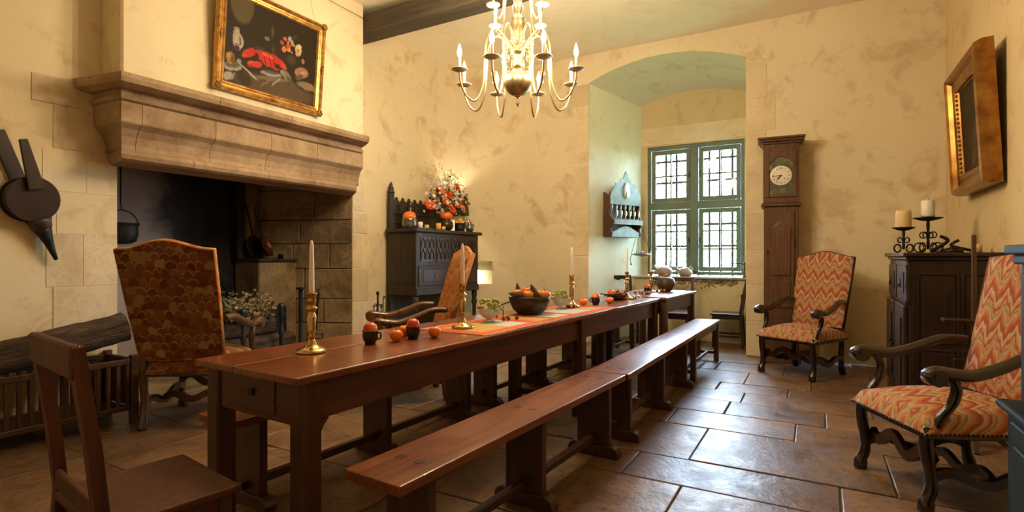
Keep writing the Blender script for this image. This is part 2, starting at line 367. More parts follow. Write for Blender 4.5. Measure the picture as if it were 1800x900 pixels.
def scales(name, lo, mid, hi, edge):
    t = NT(name); x, y, v = fab_coords(t)
    wx = t.math('ADD', x, t.math('MULTIPLY', t.math('SUBTRACT', t.noise(v, 8, 2), .5), .07))
    V = t.math('MULTIPLY', t.math('ADD', y, t.math('MULTIPLY', t.math('SUBTRACT', t.noise(v, 9, 2), .5), .05)), 27.0); row = t.math('FLOOR', V); fv = t.math('FRACT', V)
    U = t.math('ADD', t.math('MULTIPLY', wx, 17.0), t.math('MULTIPLY', t.math('MODULO', row, 2.0), .5))
    fu = t.math('SUBTRACT', t.math('FRACT', U), .5)
    arch = t.math('SQRT', t.math('MAXIMUM', t.math('SUBTRACT', .27, t.math('MULTIPLY', fu, fu)), 0.0))
    ar = t.math('MULTIPLY', arch, 1.75)
    inside = t.math('GREATER_THAN', ar, fv)
    dist = t.math('ABSOLUTE', t.math('SUBTRACT', ar, fv))
    cx = t.n('ShaderNodeCombineXYZ'); t.l(t.math('FLOOR', U), cx.inputs[0]); t.l(t.math('ADD', row, t.math('MULTIPLY', inside, .37)), cx.inputs[1])
    wn = t.n('ShaderNodeTexWhiteNoise', noise_dimensions='2D'); t.l(cx.outputs[0], wn.inputs['Vector'])
    c = t.ramp(wn.outputs['Value'], [(0, lo), (.45, mid), (.8, hi), (1, edge)])
    big = t.noise(v, 7, 2)
    lf = t.math('MULTIPLY', t.math('LESS_THAN', dist, .10), t.ramp(big, [(.42, (0, 0, 0)), (.52, (1, 1, 1))]))
    c = t.mix(t.math('MULTIPLY', lf, .85), c, edge)
    c = t.mix(t.math('MULTIPLY', t.noise(v, 120, 2), .3), c, lo)
    t.bump(t.noise(v, 200, 2), .25, .002)
    MATS[name] = t.fin(c, .9, 0, .15); return MATS[name]
M_scale = scales('scale_weave', (.12, .035, .014), (.22, .065, .024), (.25, .115, .042), (.42, .27, .11))
M_scalelt = scales('scale_weave_light', (.42, .12, .035), (.50, .18, .05), (.54, .25, .085), (.62, .38, .17))
# striped runner
t = NT('runner_cloth'); v = t.coord('Object'); sp = t.n('ShaderNodeSeparateXYZ'); t.l(v, sp.inputs[0])
along = t.ramp(t.math('DIVIDE', sp.outputs[1], 1.92), [(0, (.58, .125, .028)), (.05, (.56, .33, .09)), (.20, (.56, .53, .50)), (.32, (.58, .125, .028)), (.38, (.56, .34, .10)), (.47, (.45, .04, .02)), (.50, (.62, .62, .42)),
    (.62, (.58, .125, .028)), (.66, (.56, .54, .5)), (.83, (.56, .33, .12)), (.94, (.58, .125, .028))], 'CONSTANT')
ax = t.math('ABSOLUTE', sp.outputs[0])
c = t.mix(t.math('GREATER_THAN', ax, .15), along, (.58, .12, .026))
c = t.mix(t.math('GREATER_THAN', ax, .228), c, (.6, .42, .32))
t.bump(t.noise(v, 260, 2), .2, .002); M_runner = t.fin(c, .85, 0, .2)
# ================================================================== STRUCTURE
XL, XR, YB, YF, ZC = -4.7, 1.15, 7.03, -1.6, 4.0
def structbox(name, mat, boxes, bevel=0):
    m = MB()
    for b in boxes: m.box(*b)
    return struct(m.build(name, mat, bevel=bevel))
floor = structbox('floor', M_joint, [(XL - 1.3, XR + .2, YF - .2, 8.5, -.12, -.010)])
# flagstones, laid in rows across the room
rows = [-1.6, -.95, -.3, .35, .95, 1.55, 2.2, 2.88, 3.27, 3.93, 4.34, 4.74, 5.10, 5.45, 6.01, 6.5, 7.03, 7.5, 7.92]
fixed = {2.2: [-1.136, -.62], 2.88: [-.95, .1], 3.27: [-.66, .35], 3.93: [-.953, -.13], 4.34: [-.62, .05], 4.74: [-.55], 5.10: [-.80, -.22], 5.45: [-.6, -.05], 6.01: [-.95, -.3]}
rf = random.Random(3)
for k in range(len(rows) - 1):
    y0, y1 = rows[k], rows[k + 1]
    xa, xb = (XL, XR) if y1 < 7.1 else (-2.85 + .41 * (y0 - 7.03), -.74)
    js = sorted([xa] + fixed.get(y0, []) + [xb]); full = [js[0]]
    for a, b in zip(js, js[1:]):
        L = b - a; x = a
        if a == xa or b == xb:
            n = max(1, round(L / rf.uniform(.6, .85)))
            cuts = [a + L * (i + rf.uniform(-.16, .16)) / n for i in range(1, n)]
            full += cuts
        full.append(b)
    for a, b in zip(full, full[1:]):
        g = .0045; j = lambda: rf.uniform(-.003, .003); z = rf.uniform(-.003, .003)
        lo = [(a + g + j(), y0 + g + j()), (b - g + j(), y0 + g + j()), (b - g + j(), y1 - g + j()), (a + g + j(), y1 - g + j())]
        cx = (a + b) / 2; cy = (y0 + y1) / 2; e = .005
        hi = [(x + (e if x < cx else -e), y + (e if y < cy else -e)) for x, y in lo]
        tz = [z + rf.uniform(-.0015, .0015) for _ in range(4)]
        m = MB(); m.loft([[(x, y, -.03) for x, y in lo], [(x, y, z - .003) for x, y in lo], [(x, y, t_) for (x, y), t_ in zip(hi, tz)]])
        m.build('flagstone', M_flag, floor)
# ceiling and beam
structbox('ceiling', M_ceil, [(XL - .6, XR + .3, YF - .2, YB + .3, ZC, ZC + .15)])
beam = MB(); beam.box(-4.72, XR, 4.40, 4.66, 3.69, 3.905)
struct(beam.build('trim_1', M_beam, bevel=.02, seg=2))
beam2 = MB(); beam2.box(-4.72, XR, .9, 1.16, 3.69, 3.905); struct(beam2.build('trim_2', M_beam, bevel=.02, seg=2))
# left wall with the hearth opening
structbox('wall_left', M_wall, [(XL - .3, XL, YF, 2.1, 0, ZC), (XL - .3, XL, 4.52, 6.13, 0, ZC), (XL - .3, XL, 2.1, 4.52, 1.97, ZC)])
structbox('wall_chimney', M_wall, [(XL - .02, -4.40, 1.995, 4.40, 2.49, ZC)], bevel=.015)
structbox('wall_rear', M_wall, [(XL - .3, XR + .3, YF - .2, YF, 0, ZC)])
structbox('wall_right', M_wallright, [(XR, XR + .25, YF, YB + .2, 0, ZC)])
# rounded corner between left and back wall, pierced by a small splayed slit
m = MB(); RC = .9; CX, CY = -3.8, 6.13
ang = [90, 98, 106, 114, 121, 127, 131, 136, 144, 152, 161, 171, 180]
def arcp(a, r): return (CX + r * cos(RAD(a)), CY + r * sin(RAD(a)))
for a, b in zip(ang, ang[1:]):
    q = [arcp(a, RC), arcp(b, RC), arcp(b, RC + .45), arcp(a, RC + .45)]
    spans = [(0, ZC)] if not (a >= 121 and b <= 136) else [(0, .78), (1.12, ZC)]
    for z0, z1 in spans: m.prism(q, z0, z1)
m.prism([arcp(121, RC + .22), arcp(136, RC + .22), arcp(136, RC + .45), arcp(121, RC + .45)], .98, 1.12)
m.prism([arcp(121, RC + .02), arcp(129.5, RC + .30), arcp(129.5, RC + .45), arcp(121, RC + .45)], .78, .98)
wc = struct(m.build('wall_corner', M_wallback))
# back wall with the window niche
AX0, AX1 = -2.77, -.75
def arch(x0, x1, spring, rise, n=20):
    c_ = (x0 + x1) / 2; h = (x1 - x0) / 2; Rr = (h * h + rise * rise) / (2 * rise)
    return [(x0 + (x1 - x0) * i / n, spring + rise - Rr + sqrt(max(0, Rr * Rr - (x0 + (x1 - x0) * i / n - c_) ** 2))) for i in range(n + 1)]
m = MB(); m.box(-3.8, AX0, YB, YB + .12, 0, ZC); m.box(AX1, XR + .2, YB, YB + .12, 0, ZC)
af = arch(AX0, AX1, 3.60, .22)
Mxz = Matrix(((1, 0, 0, 0), (0, 0, 1, YB), (0, 1, 0, 0), (0, 0, 0, 1)))
for (x0, z0), (x1, z1) in zip(af, af[1:]): m.prism([(x0, z0), (x1, z1), (x1, ZC), (x0, ZC)], 0, .12, Mxz)
wall_back = struct(m.build('wall_back', M_wallback))
NX0, NX1, NY = -2.33, -.80, 8.1
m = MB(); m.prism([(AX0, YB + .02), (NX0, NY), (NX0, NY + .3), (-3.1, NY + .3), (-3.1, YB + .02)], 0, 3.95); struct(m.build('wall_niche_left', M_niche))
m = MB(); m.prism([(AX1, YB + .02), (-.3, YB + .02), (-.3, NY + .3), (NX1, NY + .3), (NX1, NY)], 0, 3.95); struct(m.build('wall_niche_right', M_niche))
ab = arch(NX0, NX1, 3.46, .15)
rings = []
for s_ in (0, .33, .66, 1.0):
    y = YB + .02 + (NY - YB) * s_
    lo = [((1 - s_) * p[0] + s_ * q[0], y, (1 - s_) * p[1] + s_ * q[1]) for p, q in zip(af, ab)]
    rings.append(lo + [(x, y, z + .25) for x, y, z in reversed(lo)])
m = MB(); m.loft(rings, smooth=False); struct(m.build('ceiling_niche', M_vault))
WX0, WX1, WZ0, WZ1 = -2.24, -.88, .925, 2.84
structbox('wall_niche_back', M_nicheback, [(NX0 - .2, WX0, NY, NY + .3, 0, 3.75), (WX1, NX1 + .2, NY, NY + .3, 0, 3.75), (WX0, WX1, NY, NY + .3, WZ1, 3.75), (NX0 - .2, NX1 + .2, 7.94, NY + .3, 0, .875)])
structbox('trim_3', M_quoin, [(NX0, NX1, NY - .012, NY + .01, WZ1 + .02, 3.13)], bevel=.006)     # rough lintel band over the window
# rough rubble left bare under the sill
m = MB(); rr_ = random.Random(5)
for i in range(420):
    x = rr_.uniform(-2.15, -.95); z = .87 - abs(rr_.gauss(0, .05)); s_ = rr_.uniform(.005, .014)
    m.ball((x, 7.938, max(z, .70)), s_, 6, sq=(1.3, .5, 1))
o = m.build('trim_4', M_reveal); struct(o)
o = structbox('window_sill', M_sill, [(-2.42, NX1, 7.90, NY + .05, .875, .905)], bevel=.006)
# quoins round the niche
for side, zs in ((1, [0, .42, .86, 1.27, 1.70, 2.16, 2.69, 3.08, 3.55]), (-1, [0, .38, .80, 1.2, 1.62, 2.05, 2.45, 2.9, 3.3, 3.6])):
    for i, (z0, z1) in enumerate(zip(zs, zs[1:])):
        wd = (.30, .20)[i % 2] + rf.uniform(-.02, .03)
        m = MB()
        if side > 0: m.box(AX1, AX1 + wd, YB - .005, YB + .03, z0 + .002, z1 - .002)
        else: m.box(AX0 - wd, AX0 + .002, YB - .004, YB + .03, z0 + .002, z1 - .002)
        m.build('quoin_stone', M_quoin, wall_back, bevel=.003)
# ---- window_1: two upper and two lower casements in a green frame
win = struct(bpy.data.objects.new('window_1', None)); COL.objects.link(win); win.location = ((WX0 + WX1) / 2, NY + .02, WZ0)
WW = WX1 - WX0; WH = WZ1 - WZ0; hx = WW / 2; TRZ = 1.02   # transom centre
def wpart(name, boxes, mat=M_green, parent=win, bevel=.004):
    m = MB()
    for b in boxes: m.box(*b)
    return m.build(name, mat, parent, bevel)
wpart('stile', [(-hx, -hx + .05, 0, .07, 0, WH)]); wpart('stile', [(hx - .05, hx, 0, .07, 0, WH)])
wpart('head_rail', [(-hx + .05, hx - .05, 0, .07, WH - .06, WH)]); wpart('bottom_rail', [(-hx + .05, hx - .05, 0, .07, 0, .05)])
wpart('mullion', [(-.055, .055, -.012, .08, .05, WH - .06)]); wpart('transom', [(-hx + .05, -.055, -.012, .08, TRZ - .055, TRZ + .055), (.055, hx - .05, -.012, .08, TRZ - .055, TRZ + .055)])
for sx in (-1, 1):
    xa, xb = (-hx + .055, -.06) if sx < 0 else (.06, hx - .055)
    for (za, zb, nr) in ((.055, TRZ - .06, 3), (TRZ + .06, WH - .065, 2)):
        f = .062
        cs = wpart('casement', [(xa, xa + f, .012, .055, za, zb), (xb - f, xb, .012, .055, za, zb), (xa + f, xb - f, .012, .055, za, za + f), (xa + f, xb - f, .012, .055, zb - f, zb)])
        xm = (xa + xb) / 2; zi0, zi1 = za + f, zb - f
        wpart('glazing_bar', [(xm - .012, xm + .012, .02, .05, zi0, zi1)], parent=cs, bevel=0)
        for r_ in range(1, nr):
            zz = zi0 + (zi1 - zi0) * r_ / nr
            wpart('glazing_bar', [(xa + f, xb - f, .02, .05, zz - .011, zz + .011)], parent=cs, bevel=0)
        for c_ in range(2):
            for r_ in range(nr):
                px0 = xa + f if c_ == 0 else xm; px1 = xm if c_ == 0 else xb - f
                wpart('pane', [(px0, px1, .034, .037, zi0 + (zi1 - zi0) * r_ / nr, zi0 + (zi1 - zi0) * (r_ + 1) / nr)], M_glass, cs, 0)
        m = MB(); xk = -.075 if sx < 0 else .075; zk = (za + zb) / 2
        m.box(xk - .006, xk + .006, -.004, .012, zk - .04, zk + .04); m.ball((xk, -.012, zk), .012, 8); m.build('handle', M_iron, cs)
# iron grille outside
gr = thing('iron_grille', 'black iron bar grille outside the green casement window', 'grille', ((WX0 + WX1) / 2, NY + .33, WZ0 - .02))
for i in range(9):
    x = -hx + .04 + (WW - .08) * i / 8; MB().box(x - .016, x + .016, -.012, .012, 0, WH + .04).build('bar', M_iron, gr)
for i in range(6):
    z = .12 + i * .325; MB().box(-hx - .02, hx + .02, -.024, -.012, z - .018, z + .018).build('crossbar', M_iron, gr)
# garden outside
lawn = MB(); lawn.box(-22, 18, 8.6, 40, -.6, -.4); lw = struct(lawn.build('ground_outside', noisy('lawn', [(.3, (.06, .11, .03)), (.7, (.14, .20, .07))], ns=3, kind='World', rough=.9)))
M_garden = noisy('garden_leaf', [(.3, (.22, .34, .10)), (.7, (.40, .52, .2))], ns=20, rough=.6, bump=0)
def garden_tree(loc, h, r, label, seed):
    q = random.Random(seed); o = thing('garden_tree', label, 'tree', loc)
    m = MB(); m.tube([(0, 0, 0), (.05, 0, h * .4), (-.05, .05, h * .8)], [.14, .11, .05], 8); m.build('trunk', M_bark, o)
    m = MB()
    for i in range(500):
        d = Vector((q.gauss(0, 1), q.gauss(0, 1), q.gauss(0, 1))).normalized() * r * q.random() ** .4
        p = Vector((0, 0, h * .72)) + Vector((d.x, d.y, d.z * 1.1)); a = Vector((q.gauss(0, 1), q.gauss(0, 1), q.gauss(0, 1))).normalized(); b = a.orthogonal().normalized(); s_ = q.uniform(.06, .13)
        m.add([p - a * s_, p - b * s_ * .5, p + a * s_, p + b * s_ * .5], [(0, 1, 2, 3)])
    m.build('foliage', M_garden, o, fix=False)
garden_tree((-.95, 14.0, -.4), 2.9, 1.0, 'leafy green shrub seen through the right lower window panes', 1)
garden_tree((-3.2, 17.5, -.4), 3.6, 1.3, 'paler leafy tree seen through the left window panes', 2)
# ---- hearth recess behind the left wall
m = MB(); m.box(-6.0, -5.75, 1.9, 4.6, 0, 3.2); m.box(-5.76, XL - .02, 1.8, 2.1, 0, 2.6)
m.prism([(XL - .3, 4.62), (-5.75, 4.12), (-6.0, 4.12), (-6.0, 4.8), (XL - .3, 4.8)], 0, 3.2); struct(m.build('wall_hearth', M_soot))
structbox('wall_flue', M_black, [(-5.76, XL - .25, 2.0, 4.7, 2.45, 2.6), (XL - .30, XL - .27, 2.1, 4.52, 1.95, 2.5)])
structbox('floor_hearth', M_reveal, [(-5.76, XL - .01, 2.1, 4.6, -.05, .04)], bevel=.01)

fp = thing('fireplace', 'massive carved limestone chimneypiece with a deep black hearth', 'fireplace', (XL, 3.3, 0))
# profile rows: z, X front, Y at wall (left), Y at front corner (left), Y front (right), Y wall (right)
prof_shelf = [(2.405, -4.29, 1.88, 1.945, 4.31, 4.55), (2.425, -4.215, 1.82, 1.91, 4.285, 4.57), (2.455, -4.20, 1.81, 1.904, 4.28, 4.58), (2.485, -4.205, 1.81, 1.906, 4.285, 4.58), (2.497, -4.23, 1.83, 1.917, 4.29, 4.57)]
prof_mould = [(2.315, -4.35, 1.94, 1.972, 4.32, 4.55), (2.33, -4.32, 1.92, 1.959, 4.305, 4.55), (2.35, -4.31, 1.915, 1.954, 4.305, 4.55), (2.36, -4.345, 1.935, 1.97, 4.32, 4.55), (2.385, -4.36, 1.95, 1.977, 4.325, 4.55), (2.404, -4.35, 1.94, 1.972, 4.32, 4.55)]
prof_frieze = [(1.985, -4.42, 2.025, 2.004, 4.34, 4.55), (2.02, -4.425, 2.025, 2.006, 4.34, 4.55), (2.08, -4.412, 2.01, 2.0, 4.34, 4.55), (2.13, -4.38, 1.98, 1.986, 4.33, 4.55), (2.165, -4.335, 1.945, 1.966, 4.32, 4.55), (2.178, -4.33, 1.94, 1.963, 4.317, 4.55), (2.314, -4.33, 1.94, 1.963, 4.317, 4.55)]
prof_lintel = [(1.895, -4.40, 2.06, 1.995, 4.28, 4.53), (1.91, -4.372, 2.05, 1.983, 4.26, 4.53), (1.94, -4.36, 2.04, 1.977, 4.25, 4.53), (1.968, -4.375, 2.04, 1.983, 4.26, 4.53), (1.982, -4.405, 2.04, 1.997, 4.30, 4.53)]
def course(name, prof, cuts, mat, parent=fp):
    cuts = [None] + cuts + [None]
    for a, b in zip(cuts, cuts[1:]):
        rings = []
        for z, xf, lw_, lf, rf_, rw in prof:
            ya = (lf, lw_) if a is None else (a + .002, a + .002)
            yb = (rf_, rw) if b is None else (b - .002, b - .002)
            rings.append([(XL - .02 - fp.location.x, ya[1] - fp.location.y, z), (xf - fp.location.x, ya[0] - fp.location.y, z), (xf - fp.location.x, yb[0] - fp.location.y, z), (XL - .02 - fp.location.x, yb[1] - fp.location.y, z)])
        MB().loft(rings).build(name, mat, parent)
course('shelf_stone', prof_shelf, [2.62, 3.30, 3.86], M_mantel)
course('moulding_stone', prof_mould, [2.55, 3.28, 3.94], M_mantel)
course('frieze_stone', prof_frieze, [2.10, 2.66, 3.18, 3.70, 4.06], M_mantel)
course('lintel_stone', prof_lintel, [2.5, 3.18, 3.70], M_mantel)
def fpbox(name, b, mat, bev=.008):
    l = fp.location; MB().box(b[0] - l.x, b[1] - l.x, b[2] - l.y, b[3] - l.y, b[4], b[5]).build(name, mat, fp, bev)
zl = [0, .33, .62, .98, 1.36, 1.66, 1.96]; wl = [(1.74,), (1.86, 1.60), (1.70,), (1.88, 1.66), (1.72,), (1.90, 1.64)]
for i in range(6):
    ys = [2.102] + list(wl[i])
    for a, b in zip(ys, ys[1:]): fpbox('jamb_stone', (XL - .25, XL + .003 + rf.uniform(-.001, .0015), b + .001, a - .001, zl[i] + .001, zl[i+1] - .001), M_wall if rf.random() < .35 else M_jamb, .002)
fpbox('jamb_stone', (XL - .2, XL + .005, 1.70, 2.0, 1.966, 2.27), M_jamb, .003); fpbox('jamb_stone', (XL - .2, XL + .006, 1.58, 1.86, 2.276, 2.47), M_jamb, .003)
zr = [0, .30, .66, 1.06, 1.46, 1.72, 1.96]
for i in range(6):
    fpbox('jamb_stone', (XL - .2, XL + .005, 4.522, 4.522 + (.22, .14)[i % 2] + rf.uniform(0, .05), zr[i] + .003, zr[i+1] - .003), M_jamb)
# splayed right reveal, coursed blocks
A_ = Vector((XL - .002, 4.52)); B_ = Vector((-5.75, 4.03)); dv = (B_ - A_).normalized(); nv = Vector((-dv.y, dv.x)); nv = nv if nv.y > 0 else -nv; Lr = (B_ - A_).length
zr2 = [.04, .42, .70, 1.05, 1.34, 1.62, 1.97, 2.4]; cutf = [(.42,), (.30, .72), (.5,), (.24, .62), (.55,), (.4,), (.5,)]
for i in range(7):
    cs = [0.0] + [f_ * Lr for f_ in cutf[i]] + [Lr]
    for a, b in zip(cs, cs[1:]):
        q = rf.uniform(-.006, .006); l = fp.location
        P4 = [A_ + dv * (a + .003) - nv * q, A_ + dv * (b - .003) - nv * q, A_ + dv * (b - .003) + nv * .14, A_ + dv * (a + .003) + nv * .14]
        MB().prism([(p.x - l.x, p.y - l.y) for p in P4], zr2[i] + .003, zr2[i+1] - .003).build('reveal_stone', M_reveal, fp, .008)
# masonry block with a ledge in the back corner
fpbox('ledge_block', (-5.74, -5.30, 3.74, 4.225, .04, 1.135), M_reveal, .015)
fpbox('ledge_slab', (-5.745, -5.28, 3.73, 4.22, 1.137, 1.165), M_black, .004)
fpbox('ledge_pillar', (-5.74, -5.62, 3.70, 3.80, 1.166, 2.40), M_soot, .01)
fpbox('ledge_backing', (-5.748, -5.72, 3.80, 4.03, 1.166, 2.40), M_reveal, .004)
# ================================================================== TABLES AND BENCHES
def leg_post(m, x, y, z0, z1, h, ch=.008):
    q = [(x-h+ch, y-h), (x+h-ch, y-h), (x+h, y-h+ch), (x+h, y+h-ch), (x+h-ch, y+h), (x-h+ch, y+h), (x-h, y+h-ch), (x-h, y-h+ch)]
    m.prism(q, z0, z1)
# long table: local +Y along its length, origin on the floor at its near end
TA = math.atan2(.206, 4.305)
ta = thing('trestle_table', 'long red-brown wooden refectory table laid with fruit, runner and candlesticks', 'table', (-1.963, 1.305, 0), -TA)
TL = 4.31; TW = .345
for x0, x1 in ((-TW, -.06), (-.056, TW)):
    MB().box(x0, x1, 0, TL, .732, .762).build('plank', M_table, ta, .006, 2)
for sx in (-1, 1):
    MB().box(sx * .285 - .014, sx * .285 + .014, .10, TL - .08, .575, .731).build('apron', M_tapron, ta, .004)
wv_ = [(k / 40 * 1.15, -.012 - .018 * abs(sin(k * .33)) * (1 if 3 < k < 37 else .3)) for k in range(41)]
for y0_ in (1.15, 2.56):
    m = MB(); m.prism([(y0_ + a, .731 + b) for a, b in wv_] + [(y0_ + 1.15, .731), (y0_, .731)], .299, .303, Matrix(((0, 0, 1, 0), (1, 0, 0, 0), (0, 1, 0, 0), (0, 0, 0, 1)))); m.build('worn_edge', M_tlite, ta)
for y in (.07, TL - .05):
    MB().box(-.30, .30, y - .014, y + .014, .56, .731).build('end_apron', M_tapron, ta, .004)
dr_ = MB(); dr_.box(-.13, .14, .050, .056, .585, .72); d_ = dr_.build('drawer_front', M_tapron, ta, .003)
MB().box(-.012, .012, .036, .05, .645, .672).build('knob', M_iron, d_, .003)
for y in (.085, 2.48, TL - .07):
    for sx in (-1, 1):
        m = MB(); hw = .042
        m.prism([(-hw + .006, -hw), (hw - .006, -hw), (hw, -hw + .006), (hw, hw - .006), (hw - .006, hw), (-hw + .006, hw), (-hw, hw - .006), (-hw, -hw + .006)], 0, .731)
        # curved brackets into the apron
        br = [(hw, .575)] + [(hw + .055 * (1 - sin(k * pi / 12)), .575 - .075 * (1 - cos(k * pi / 12))) for k in range(7)]
        Mb = Matrix(((0, 0, 1, -.018), (1, 0, 0, 0), (0, 1, 0, 0), (0, 0, 0, 1)))
        if y < TL - .2: m.prism([(hw - .004, .575), (hw + .05, .575), (hw + .022, .545), (hw + .006, .51), (hw - .004, .46)], 0, .036, Mb)
        if y > .2: m.prism([(-hw + .004, .575), (-hw - .05, .575), (-hw - .022, .545), (-hw - .006, .51), (-hw + .004, .46)], 0, .036, Mb)
        m.build('leg', M_tleg, ta, loc=(sx * .285, y, 0))
for y in (2.48,):
    MB().box(-.245, .245, y - .022, y + .022, .10, .15).build('stretcher', M_tleg, ta, .004)
# short table at the far end
tb = thing('side_table', 'short dark wooden table continuing the long table towards the window', 'table', (-1.70, 5.625, 0), -TA)
for k in range(2):
    MB().box(-.345 + k * .347, -.002 + k * .347, 0, 1.26, .742, .772).build('plank', M_table, tb, .005)
for sx in (-1, 1): MB().box(sx * .30 - .012, sx * .30 + .012, .09, 1.19, .60, .741).build('apron', M_tapron, tb, .004)
for y in (.06, 1.19): MB().box(-.27, .27, y - .012, y + .012, .60, .741).build('end_apron', M_tapron, tb, .004)
for y in (.065, 1.18):
    for sx in (-1, 1):
        m = MB(); leg_post(m, sx * .30, y, 0, .741, .036); m.build('leg', M_tlite, tb)

def make_bench(L, legs, label, loc, rz):
    o = thing('bench', label, 'bench', loc, rz, 'benches along the tables')
    MB().box(-.135, .135, 0, L, .425, .462).build('seat', M_bench, o, .005, 2)
    for k, y in enumerate(legs):
        MB().box(-.105, .105, y - .021, y + .021, .05, .424).build('leg', M_bleg, o, .004)
        f_ = [(-.165, 0), (.165, 0), (.165, .03), (.15, .055), (.125, .066), (-.125, .066), (-.15, .055), (-.165, .03)]
        m = MB(); m.prism(f_, y - .032, y + .032, Matrix(((1, 0, 0, 0), (0, 0, 1, 0), (0, 1, 0, 0), (0, 0, 0, 1)))); m.build('foot', M_bleg, o, .004)
        for sx in (-.055, .035):
            MB().box(sx - .012, sx + .022, y - .016, y + .016, .4622, .4632).build('tenon', M_tleg, o)
        MB().box(-.008, .05, y + (.024 if k == 0 else -.036), y + (.036 if k == 0 else -.024), .128, .142).build('wedge', M_bleg, o, .002)
    MB().box(-.020, .020, legs[0] - .06, legs[-1] + .06, .085, .125).build('stretcher', M_bleg, o, .004)
    return o
def along(x, y, rz, d): return (x - sin(rz) * d, y + cos(rz) * d, 0)
RZ1 = -math.atan2(.125, 1.94)
b1 = make_bench(1.94, (.19, .98, 1.77), 'nearest polished red-brown bench on the right side of the long table', (-1.295, 1.325, 0), RZ1)
RZ2 = -math.atan2(.02, 2.0)
b2 = make_bench(2.0, (.15, .98, 1.78), 'middle of the three benches in line on the open floor side of the tables', (-1.158, 3.275, 0), RZ2)
b3_ = make_bench(1.98, (.18, 1.0, 1.80), 'bench between the fireplace and the near half of the long table', (-2.395, 1.46, 0), -TA)
b4_ = make_bench(1.96, (.20, 1.03, 1.78), 'bench behind the far half of the long table, by the wall with the credence', (-2.350, 3.48, 0), -TA)
def make_stool_bench(label, loc, rz, seatmat):
    o = thing('bench', label, 'bench', loc, rz, 'benches along the tables'); L = 1.33
    MB().box(-.135, .135, 0, L, .43, .462).build('seat', seatmat, o, .005, 2)
    for sx in (-1, 1):
        MB().box(sx * .105 - .01, sx * .105 + .01, .08, L - .08, .365, .429).build('apron', M_tlite, o, .003)
        for y in (.06, L - .06):
            m = MB(); leg_post(m, sx * .10, y, 0, .429, .026); m.build('leg', M_tlite, o)
    for y in (.06, L - .06): MB().box(-.075, .075, y - .014, y + .014, .07, .105).build('cross_stretcher', M_tlite, o, .003)
    MB().box(-.014, .014, .075, L - .075, .072, .102).build('stretcher', M_tlite, o, .003)
    return o
make_stool_bench('farthest bench on the open floor, four square legs, shining in the window light', (-1.138, 5.285, 0), -.018, M_bench)
make_stool_bench('square-legged bench half hidden behind the short table near the window niche', (-2.235, 5.52, 0), -TA, M_bench)

